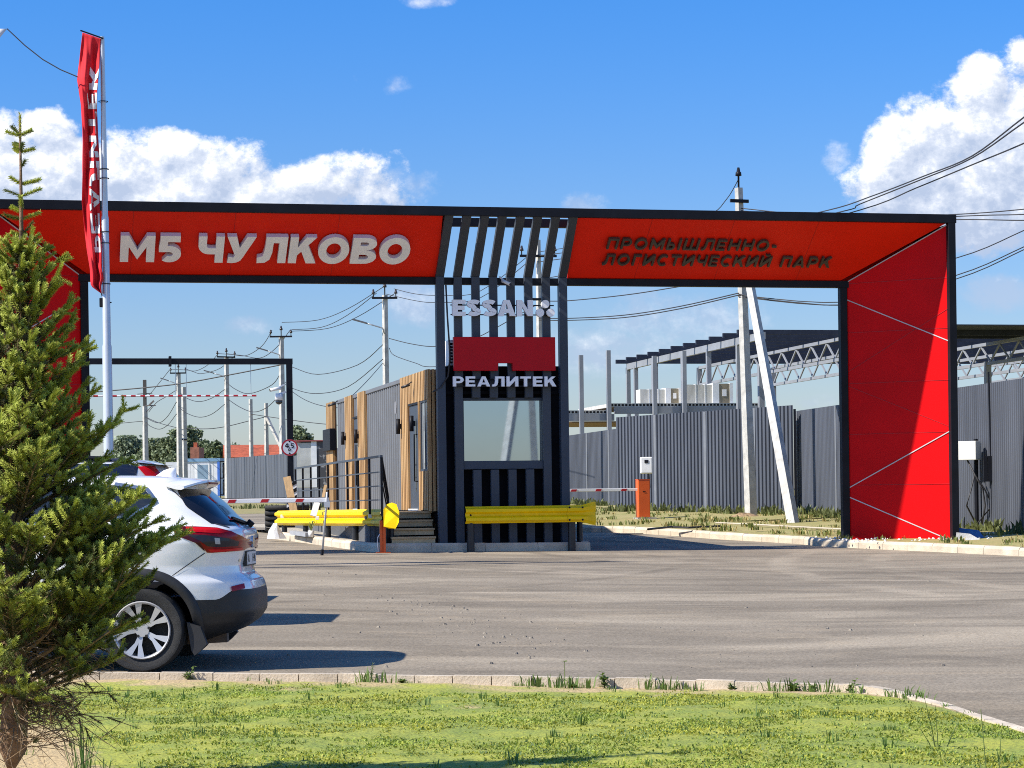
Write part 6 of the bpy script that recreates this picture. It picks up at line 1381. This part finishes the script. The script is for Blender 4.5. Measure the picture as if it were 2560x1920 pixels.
# background trees
def clump_tree(label, px, ytop, ybase, z, wpx, col, seed, shape='round', name='tree', cat='tree', leaf=.30, n=2600, group='trees beyond the site'):
    rng = np.random.default_rng(seed); top, bot = W(px, ytop, z), W(px, ybase, z); gz = min(bot.z, G(top.x, z)+1.5); H = top.z-gz; wd = wpx*z/F*1.55
    t = thing(name, label, cat, (top.x, z, gz), 0, group)
    m = M(); m.tube([(top.x, z, gz-1), (top.x+.1, z, gz+H*.35), (top.x-.1, z, gz+H*.8)], [.16+H*.01, .12, .03], 7)
    cl = []
    nb = 34 if shape != 'poplar' else 26
    for i in range(nb):
        f = rng.uniform(.05, .93); prof = (math.sin(math.pi*min(1, f*.9+.12))**.7) if shape == 'round' else (1-f)**.55*.8+.12 if shape == 'poplar' else 1-f*.55
        a_ = rng.uniform(0, 6.28); r = wd*.5*prof*rng.uniform(.25, .85); c = np.array([top.x+r*math.cos(a_), z+r*math.sin(a_), gz+H*f]); cl.append((c, wd*rng.uniform(.12, .24)*(1.2 if shape == 'poplar' else 1)))
        m.bar((top.x, z, gz+H*f*.6), tuple(c), .08, .08, w2=.03, h2=.03)
    cl.append((np.array([top.x, z, gz+H*.90]), wd*.14)); m.build('trunk', bark, t)
    C = np.array([c for c, r in cl]); Rr = np.array([r for c, r in cl]); k = rng.integers(0, len(cl), n); d = rng.normal(0, 1, (n, 3)); d /= np.linalg.norm(d, axis=1)[:, None]
    P = C[k]+d*(Rr[k]*rng.uniform(.3, 1.0, n)**.8*rng.choice([1.0, 1.0, 1.25, 1.5], n))[:, None]*np.array([1, 1, .85]); P[:, 2] = np.minimum(P[:, 2], top.z)
    n1_ = rng.normal(0, 1, (n, 3)); n1_ /= np.linalg.norm(n1_, axis=1)[:, None]; a = np.cross(n1_, rng.normal(0, 1, (n, 3))); a /= np.linalg.norm(a, axis=1)[:, None]; b = np.cross(n1_, a); s_ = leaf*rng.uniform(.5, 1.1, n)[:, None]
    V_ = np.stack([P-a*s_*.5-b*s_*.3, P+a*s_*.5-b*s_*.2, P+a*s_*.3+b*s_*.5, P-a*s_*.4+b*s_*.4], 1).reshape(-1, 3); fi = np.arange(n*4).reshape(-1, 4)
    np_mesh('crown', V_, fi, 4, [leafmat('crown_'+name_of(col), col, .2), leafmat('crown_light_'+name_of(col), tuple(min(1, c*1.5) for c in col), .2)], rng.integers(0, 2, n), parent=t, base=(top.x, z, gz)); return t
def name_of(c): return '%02d%02d%02d' % tuple(int(v*100) for v in c)
cA, cB, cC = (.18, .22, .14), (.15, .185, .10), (.11, .14, .065)
k = 3.687
def Z8(x, y): return 200+x/k, 840+y/k
for i, (x, yt, yb, z, wz, col, sh, lab, n) in enumerate([
    (330, 955, 1130, 260, 170, cA, 'round', 'pale green tree half hidden by the flagpole', 1500), (450, 925, 1130, 255, 260, cA, 'round', 'broad pale green tree between the flagpole and the switch gear pole', 2600),
    (560, 945, 1130, 262, 180, cA, 'round', 'pale green tree just behind the switch gear pole', 1600), (690, 950, 1130, 250, 230, cB, 'round', 'rounded olive tree between two concrete poles above the parked cars', 2400),
    (800, 940, 1130, 248, 190, cB, 'round', 'rounded olive tree touching the tall crossarm pole', 2000), (870, 850, 1130, 246, 150, cB, 'round', 'tall birch like tree behind the crossarm pole', 2200),
    (1005, 805, 1110, 250, 110, cB, 'poplar', 'slim tall tree behind the pole pair', 1500), (1090, 842, 1050, 252, 95, cB, 'poplar', 'slim airy tree above the brick gable', 900),
    (1150, 955, 1130, 240, 170, cC, 'round', 'dark dense tree beside the brick gable', 2000), (1260, 960, 1130, 238, 170, cC, 'round', 'dark dense tree behind the cabin lamp pole', 2000),
    (1430, 985, 1030, 262, 120, cB, 'round', 'low treetop peeking over the red tile roof', 700), (2030, 825, 1000, 230, 175, cB, 'round', 'airy tree rising between the height frame and the booth', 1500)]):
    p0, p1 = Z8(x, yt), Z8(x, yb); clump_tree(lab, p0[0], p0[1], p1[1], z, wz/k, col, 40+i, sh, n=int(n*2.6), leaf=.36)
fwn = 9000; fx = RNG.uniform(-75, 20, fwn); ftop = np.array([4.6+1.6*mnoise.noise(Vector((x*.11, 0, 0)))+1.0*mnoise.noise(Vector((x*.45, 3, 0))) for x in fx]); fzz = G(0, 300)+ftop*RNG.random(fwn)**.8; fy = 300+RNG.uniform(-3, 3, fwn)
fd = RNG.normal(0, 1, (fwn, 2, 3)); fd /= np.linalg.norm(fd, axis=2)[:, :, None]; fP = np.stack([fx, fy, fzz], 1); fV = np.stack([fP-fd[:, 0]*.55, fP+fd[:, 1]*.4, fP+fd[:, 0]*.55, fP-fd[:, 1]*.4], 1).reshape(-1, 3)
struct(np_mesh('far_woods', fV, np.arange(fwn*4).reshape(-1, 4), 4, [leafmat('far_woods_green', (.15, .185, .12), .2), leafmat('far_woods_dark', (.10, .13, .085), .2)], RNG.integers(0, 2, fwn)), 'stuff')

# lawn cover, kerb weeds and verge tufts
def scatter_leaves(name, P, size, mats, mi, tilt=.9, aspect=.55, rng=RNG, up=.0):
    n = len(P); az = rng.uniform(0, 6.28, n); el = np.abs(rng.normal(.25, tilt*.45, n)); s_ = size[:, None]
    d = np.stack([np.cos(az)*np.cos(el), np.sin(az)*np.cos(el), np.sin(el)], 1); sd_ = np.stack([-np.sin(az), np.cos(az), rng.normal(0, .35, n)], 1); P = P.copy(); P[:, 2] += up
    V_ = np.stack([P, P+d*s_*.55+sd_*s_*aspect*.5, P+d*s_, P+d*s_*.5-sd_*s_*aspect*.5], 1).reshape(-1, 3)
    o = np_mesh(name, V_, np.arange(n*4).reshape(-1, 4), 4, mats, mi); return struct(o, 'stuff')
gA = leafmat('lawn_leaf', (.28, .35, .045), .3, .6, .3, 3); gB = leafmat('lawn_leaf_yellow', (.38, .385, .045), .3, .6, .3, 3); gC = leafmat('lawn_leaf_dark', (.085, .15, .03), .3, .6, .3, 3)
def lawn_cover():
    n = 420000; f = RNG.random(n); y = 9.6+f*10.2; x = RNG.uniform(-1, 1, n)*(y*.237+.15); ky = np.interp(x, [p.x for p in nk], [p.y for p in nk])-.10
    ok = y < ky; x, y, ky = x[ok], y[ok], ky[ok]
    dn_ = np.array([mnoise.noise(Vector((a*1.3, b*1.3, 0)))*.6+mnoise.noise(Vector((a*5, b*5, 7)))*.5+.32*mnoise.noise(Vector((a*17, b*17, 3))) for a, b in zip(x, y)])
    br = np.array([bare_amt(a, b) for a, b in zip(x, y)]); keep = dn_*1.35+.16-br*2.4+RNG.normal(0, .12, len(x)) > .12
    x, y, dn_ = x[keep], y[keep], dn_[keep]; z = np.array([lawn_z(a, b) for a, b in zip(x, y)])-.002
    s_ = RNG.uniform(.008, .023, len(x)); hue = np.array([mnoise.noise(Vector((a*.55, b*1.2, 21))) for a, b in zip(x, y)])+RNG.normal(0, .25, len(x))
    mi = np.where(hue > .06, 1, 0); mi = np.where(RNG.random(len(x)) < .2, 2, mi)
    scatter_leaves('grass', np.stack([x, y, z], 1), s_, [gA, gB, gC], mi, 1.35)
lawn_cover()
def blades(name, spots, h, n, col, spread=.05, wd=.004, label=None, cat=None, group=None, kind=None, leafy=0.0):
    m = M(); rng = random.Random(len(spots)*7+n)
    for (x, y, z, sc) in spots:
        for i in range(n):
            a = rng.uniform(0, 6.28); r = rng.uniform(0, spread)*sc; p = Vector((x+r*math.cos(a), y+r*math.sin(a), z)); l = h*sc*rng.uniform(.5, 1.1); b = rng.uniform(.1, .55)
            q = p+Vector((math.cos(a)*b*l*.4, math.sin(a)*b*l*.4, l*.6)); e_ = p+Vector((math.cos(a)*b*l, math.sin(a)*b*l, l*(1-.25*b))); sd_ = Vector((-math.sin(a), math.cos(a), 0))*wd*sc
            m.add([p-sd_, p+sd_, q+sd_*(1+leafy), e_, q-sd_*(1+leafy)], [(0, 1, 2, 4), (4, 2, 3)])
    return m
def weed(px, ytop, y_off, label, kind='leafy', sc=1.0, cm=None):
    """A weed rooted on the soil strip just before the kerb."""
    q = ground_px(px, 1690, .1); x = q.x; yk = nk_y(x)-.12-y_off; z = lawn_z(x, yk)-.01; x = unroll(px, 1700)[0]*yk/F
    h = max(.04, (EYE-z)-(unroll(px, ytop)[1])*yk/F); t = thing('weed', label, 'weed', (x, yk, z), 0, 'weeds along the lawn kerb'); rng = random.Random(int(px))
    m = M(); lf = M(); ns = 1 if kind == 'single' else 5
    for i in range(ns):
        a = rng.uniform(0, 6.28); sp = 0 if ns == 1 else rng.uniform(.15, .6); tipv = Vector((x+math.cos(a)*h*sp*.7, yk+math.sin(a)*h*sp*.5, z+h*(1 if i == 0 else rng.uniform(.5, .95)))); b0 = Vector((x, yk, z)); mid = b0.lerp(tipv, .5)+Vector((0, 0, h*.06)); m.tube([b0, mid, tipv], [.003*sc, .0025*sc, .0012*sc], 4)
        nl = 9 if kind != 'single' else 8
        for j in range(nl):
            f = (.25+.75*j/nl) if kind != 'single' else (.3 if j < 2 else .97); c = b0.lerp(tipv, f); aa = j*2.4+a; L_ = (.045 if kind == 'leafy' else .03)*sc*(1.1-.5*f)*rng.uniform(.7, 1.3); d = Vector((math.cos(aa), math.sin(aa), rng.uniform(-.1, .7))).normalized(); s_ = Vector((-d.y, d.x, .2)).normalized()*L_*.30
            lf.add([c, c+d*L_*.5+s_, c+d*L_, c+d*L_*.5-s_], [(0, 1, 2, 3)])
    m.build('stem', leafmat('weed_stem', (.12, .16, .04), .1), t); lf.build('leaves', cm or leafmat('weed_leaf', (.13, .20, .035), .3), t); return t
wd2 = leafmat('grey_green_leaf', (.20, .25, .12), .25)
for a in [(471, 1664, .0, 'small bright green seedling by the car wheel', 'leafy', 1.0), (925, 1655, .0, 'grey green bushy weed over the darkest car shadow', 'fine', .8, wd2), (1412, 1652, .02, 'tall single stemmed weed with a star shaped top', 'single', 1.3), (1512, 1676, .03, 'leafy weed with broad leaves leaning on the kerb', 'leafy', 1.3),
          (1620, 1680, .02, 'spiky grass weed beside the broad leaved weed', 'fine', .7), (1690, 1700, .05, 'dry weed with a dark seed head by the kerb', 'fine', .7), (1830, 1706, .05, 'small leafy weed under the kerb joint', 'leafy', .9), (1985, 1700, .02, 'dense leafy weed clump on the kerb, the widest one', 'leafy', 1.4),
          (2030, 1712, .02, 'leafy weed just beside the widest weed clump', 'leafy', 1.1), (2124, 1695, .0, 'upright weed at the bend where the kerb turns', 'leafy', 1.0), (2345, 1728, .0, 'thin upright weed on the slanting kerb', 'fine', 1.0), (2480, 1770, .06, 'bushy low weed near the end of the slanting kerb', 'leafy', 1.1), (1005, 1702, .05, 'round leaved weed in the sandy strip', 'leafy', 1.0), (1430, 1712, .1, 'low weed with broad dark leaves in the sandy strip', 'leafy', 1.0)]:
    weed(*a)
# grass tufts on the lawn: one cover object
rng = random.Random(3); sp_ = []
for i in range(190):
    y = 10.2+7.2*rng.random()**.8; x = rng.uniform(-1, 1)*y*.23
    if y < nk_y(x)-.12 and mnoise.noise(Vector((x*.8, y*.8, 9))) > -.05: sp_.append((x, y, lawn_z(x, y), rng.uniform(.5, 1.25)))
for i in range(270):
    x = rng.uniform(-2.2, 3.6); y = nk_y(x)-.12-abs(rng.gauss(0, .22))
    if mnoise.noise(Vector((x*1.7, 5, 0)))+.12*x > .02: sp_.append((x, y, lawn_z(x, y), rng.choice([.3, .4, .5, .6, .8, 1.1, 1.9])))
o = blades('grass_tufts', sp_, .06, 9, None, .05, .0032).build('grass_tufts', leafmat('tuft_green', (.13, .21, .04), .3)); struct(o, 'stuff')
sp_ = [W(205+rng.uniform(-14, 16), 1900, 11.2+rng.uniform(-.2, .2)) for i in range(9)]; sp_ = [(p.x, p.y, lawn_z(p.x, p.y), rng.uniform(.7, 1.2)) for p in sp_]
o = blades('tall_grass', sp_, .30, 4, None, .05, .0025).build('tall_grass', leafmat('tall_grass_green', (.09, .19, .03), .3)); o = tag(o, 'clump of tall thin grass stalks beside the spruce foot', 'grass clump')
# verge grass
sp_ = []
for i in range(2600):
    p = vrows[rng.randrange(len(vrows))]; a, b = Vector(p[0]), Vector(p[9]); q = a.lerp(b, rng.random()**1.2); 
    if q.y > 70 or q.y < 30: continue
    if mnoise.noise(Vector((q.x*.9, q.y*.9, 2))) > -.02: sp_.append((q.x, q.y, q.z+.02, rng.uniform(.6, 1.5)))
struct(blades('verge_grass', sp_, .10, 7, None, .13, .010).build('verge_grass', leafmat('verge_green', (.15, .185, .04), .25)), 'stuff')
sp2 = [(x+rng.uniform(-.2, .2), y+rng.uniform(-.2, .2), z, s_) for x, y, z, s_ in sp_[::2]]
struct(blades('dry_grass', sp2, .09, 8, None, .16, .010).build('dry_grass', leafmat('straw', (.40, .32, .12), .2)), 'stuff')
# taller green growth along the fence foot
fp_ = []
for (p0, p1, n_) in (((1541, 1043, 64.3), (1982, 1013, 58.4), 90), ((1300, 1106, 83.5), (1541, 1072, 74), 60), ((1988, 1028, 58.9), (2700, 925, 41.7), 110)):
    a, b = W(*p0), W(*p1)
    for i in range(n_): q = a.lerp(b, rng.random()); fp_.append((q.x-rng.uniform(.1, .5), q.y-rng.uniform(.1, .6), verge_z(q.x, q.y), rng.uniform(.5, 1.6)))
for i in range(60): fp_.append((rng.uniform(-11, -7.5), rng.uniform(126, 128), G(-9, 127), rng.uniform(1, 2.6)))
for i in range(120): fp_.append((rng.uniform(-14, -3.5), rng.uniform(79, 100), G(-9, 90), rng.uniform(.6, 1.2)))
struct(blades('fence_foot_weeds', fp_, .2, 9, None, .2, .022).build('fence_foot_weeds', leafmat('fence_weed', (.135, .155, .05), .3)), 'stuff')
# gravel and grit on the asphalt, white gravel round the pier foot, earth heaps at the braced pole
m = M(); rng = random.Random(11)
def stone(x, y, z, r):
    vs_ = []
    for i in range(6): a = i*math.pi/3; vs_.append((x+r*math.cos(a)*rng.uniform(.7, 1.2), y+r*math.sin(a)*rng.uniform(.7, 1.2), z-.002))
    vs_ += [(x+(v[0]-x)*.6, y+(v[1]-y)*.6, z+r*rng.uniform(.5, .9)) for v in vs_]
    m.add(vs_, [(i, (i+1) % 6, 6+(i+1) % 6, 6+i) for i in range(6)]+[tuple(range(6, 12))])
for i in range(170):
    if i < 90: px, py = rng.gauss(1150, 170), 0; py = 1440+(px-800)*.33+rng.gauss(0, 26)
    else: px, py = rng.uniform(680, 2500), rng.uniform(1430, 1670)
    if not 1400 < py < 1672: continue
    q = ground_px(px, py); stone(q.x, q.y, q.z, rng.choice([.008, .010, .012, .016, .022]))
struct(m.build('gravel', mat('grit_stone', (.24, .21, .17), .9, var=.5, scale=30)), 'stuff')
m = M()
for i in range(260):
    x_ = rng.uniform(li, 0) if False else rng.uniform(si-.6, so+2.2); q = FG.w((x_, rng.uniform(-2.0, .9), 0)); stone(q.x, q.y, verge_z(q.x, q.y)-.0, rng.uniform(.012, .032))
struct(m.build('white_gravel', mat('white_stone', (.66, .64, .60), .9, var=.25, scale=20)), 'stuff')
def heap(px, py, z, r, lab):
    p = W(px, py, z); gz = verge_z(p.x, p.y)-.05; m = M(); vs_ = []
    for j in range(6):
        rr = r*(1-j/5.2); 
        for i in range(18): a = i*math.pi/9; k_ = 1+.22*mnoise.noise(Vector((math.cos(a)*2, math.sin(a)*2, j*.6+px))); vs_.append((p.x+rr*k_*math.cos(a), p.y+rr*k_*math.sin(a)*.8, gz+.32*r*(1-(1-j/5)**1.6)*k_))
    m.add(vs_, [(j*18+i, j*18+(i+1) % 18, (j+1)*18+(i+1) % 18, (j+1)*18+i) for j in range(5) for i in range(18)]+[tuple(range(90, 108))]); tag(m.build('earth_heap', mat('earth', (.33, .22, .12), .95, var=.4, scale=8, bump=.8), None, smooth=True, base=(p.x, p.y, gz)), lab, 'earth heap')
heap(1862, 1295, 56.2, .55, 'sandy earth heap round the foot of the thick braced pole'); heap(1958, 1305, 52.5, .38, 'small earth heap at the foot of the leaning brace')
p0 = ground_px(1700, 1322); 
def ribbon_pipe(pts, lab, m_, r=.02):
    P = [ground_px(x, y, .22) for x, y in pts]; k_ = M(); k_.tube([(p.x, p.y, verge_z(p.x, p.y)+.05) for p in P], r, 6); tag(k_.build('hose', m_, None, base=tuple(P[0])), lab, 'hose')
ribbon_pipe([(1620, 1322), (1680, 1316), (1720, 1318), (1800, 1314)], 'black hose lying on the dry verge near the kerb', cable, .025); ribbon_pipe([(1790, 1306), (1880, 1310), (1990, 1316), (2105, 1322)], 'pale hose lying along the dry verge before the poles', mat('pale_hose', (.45, .40, .32), .7), .022)
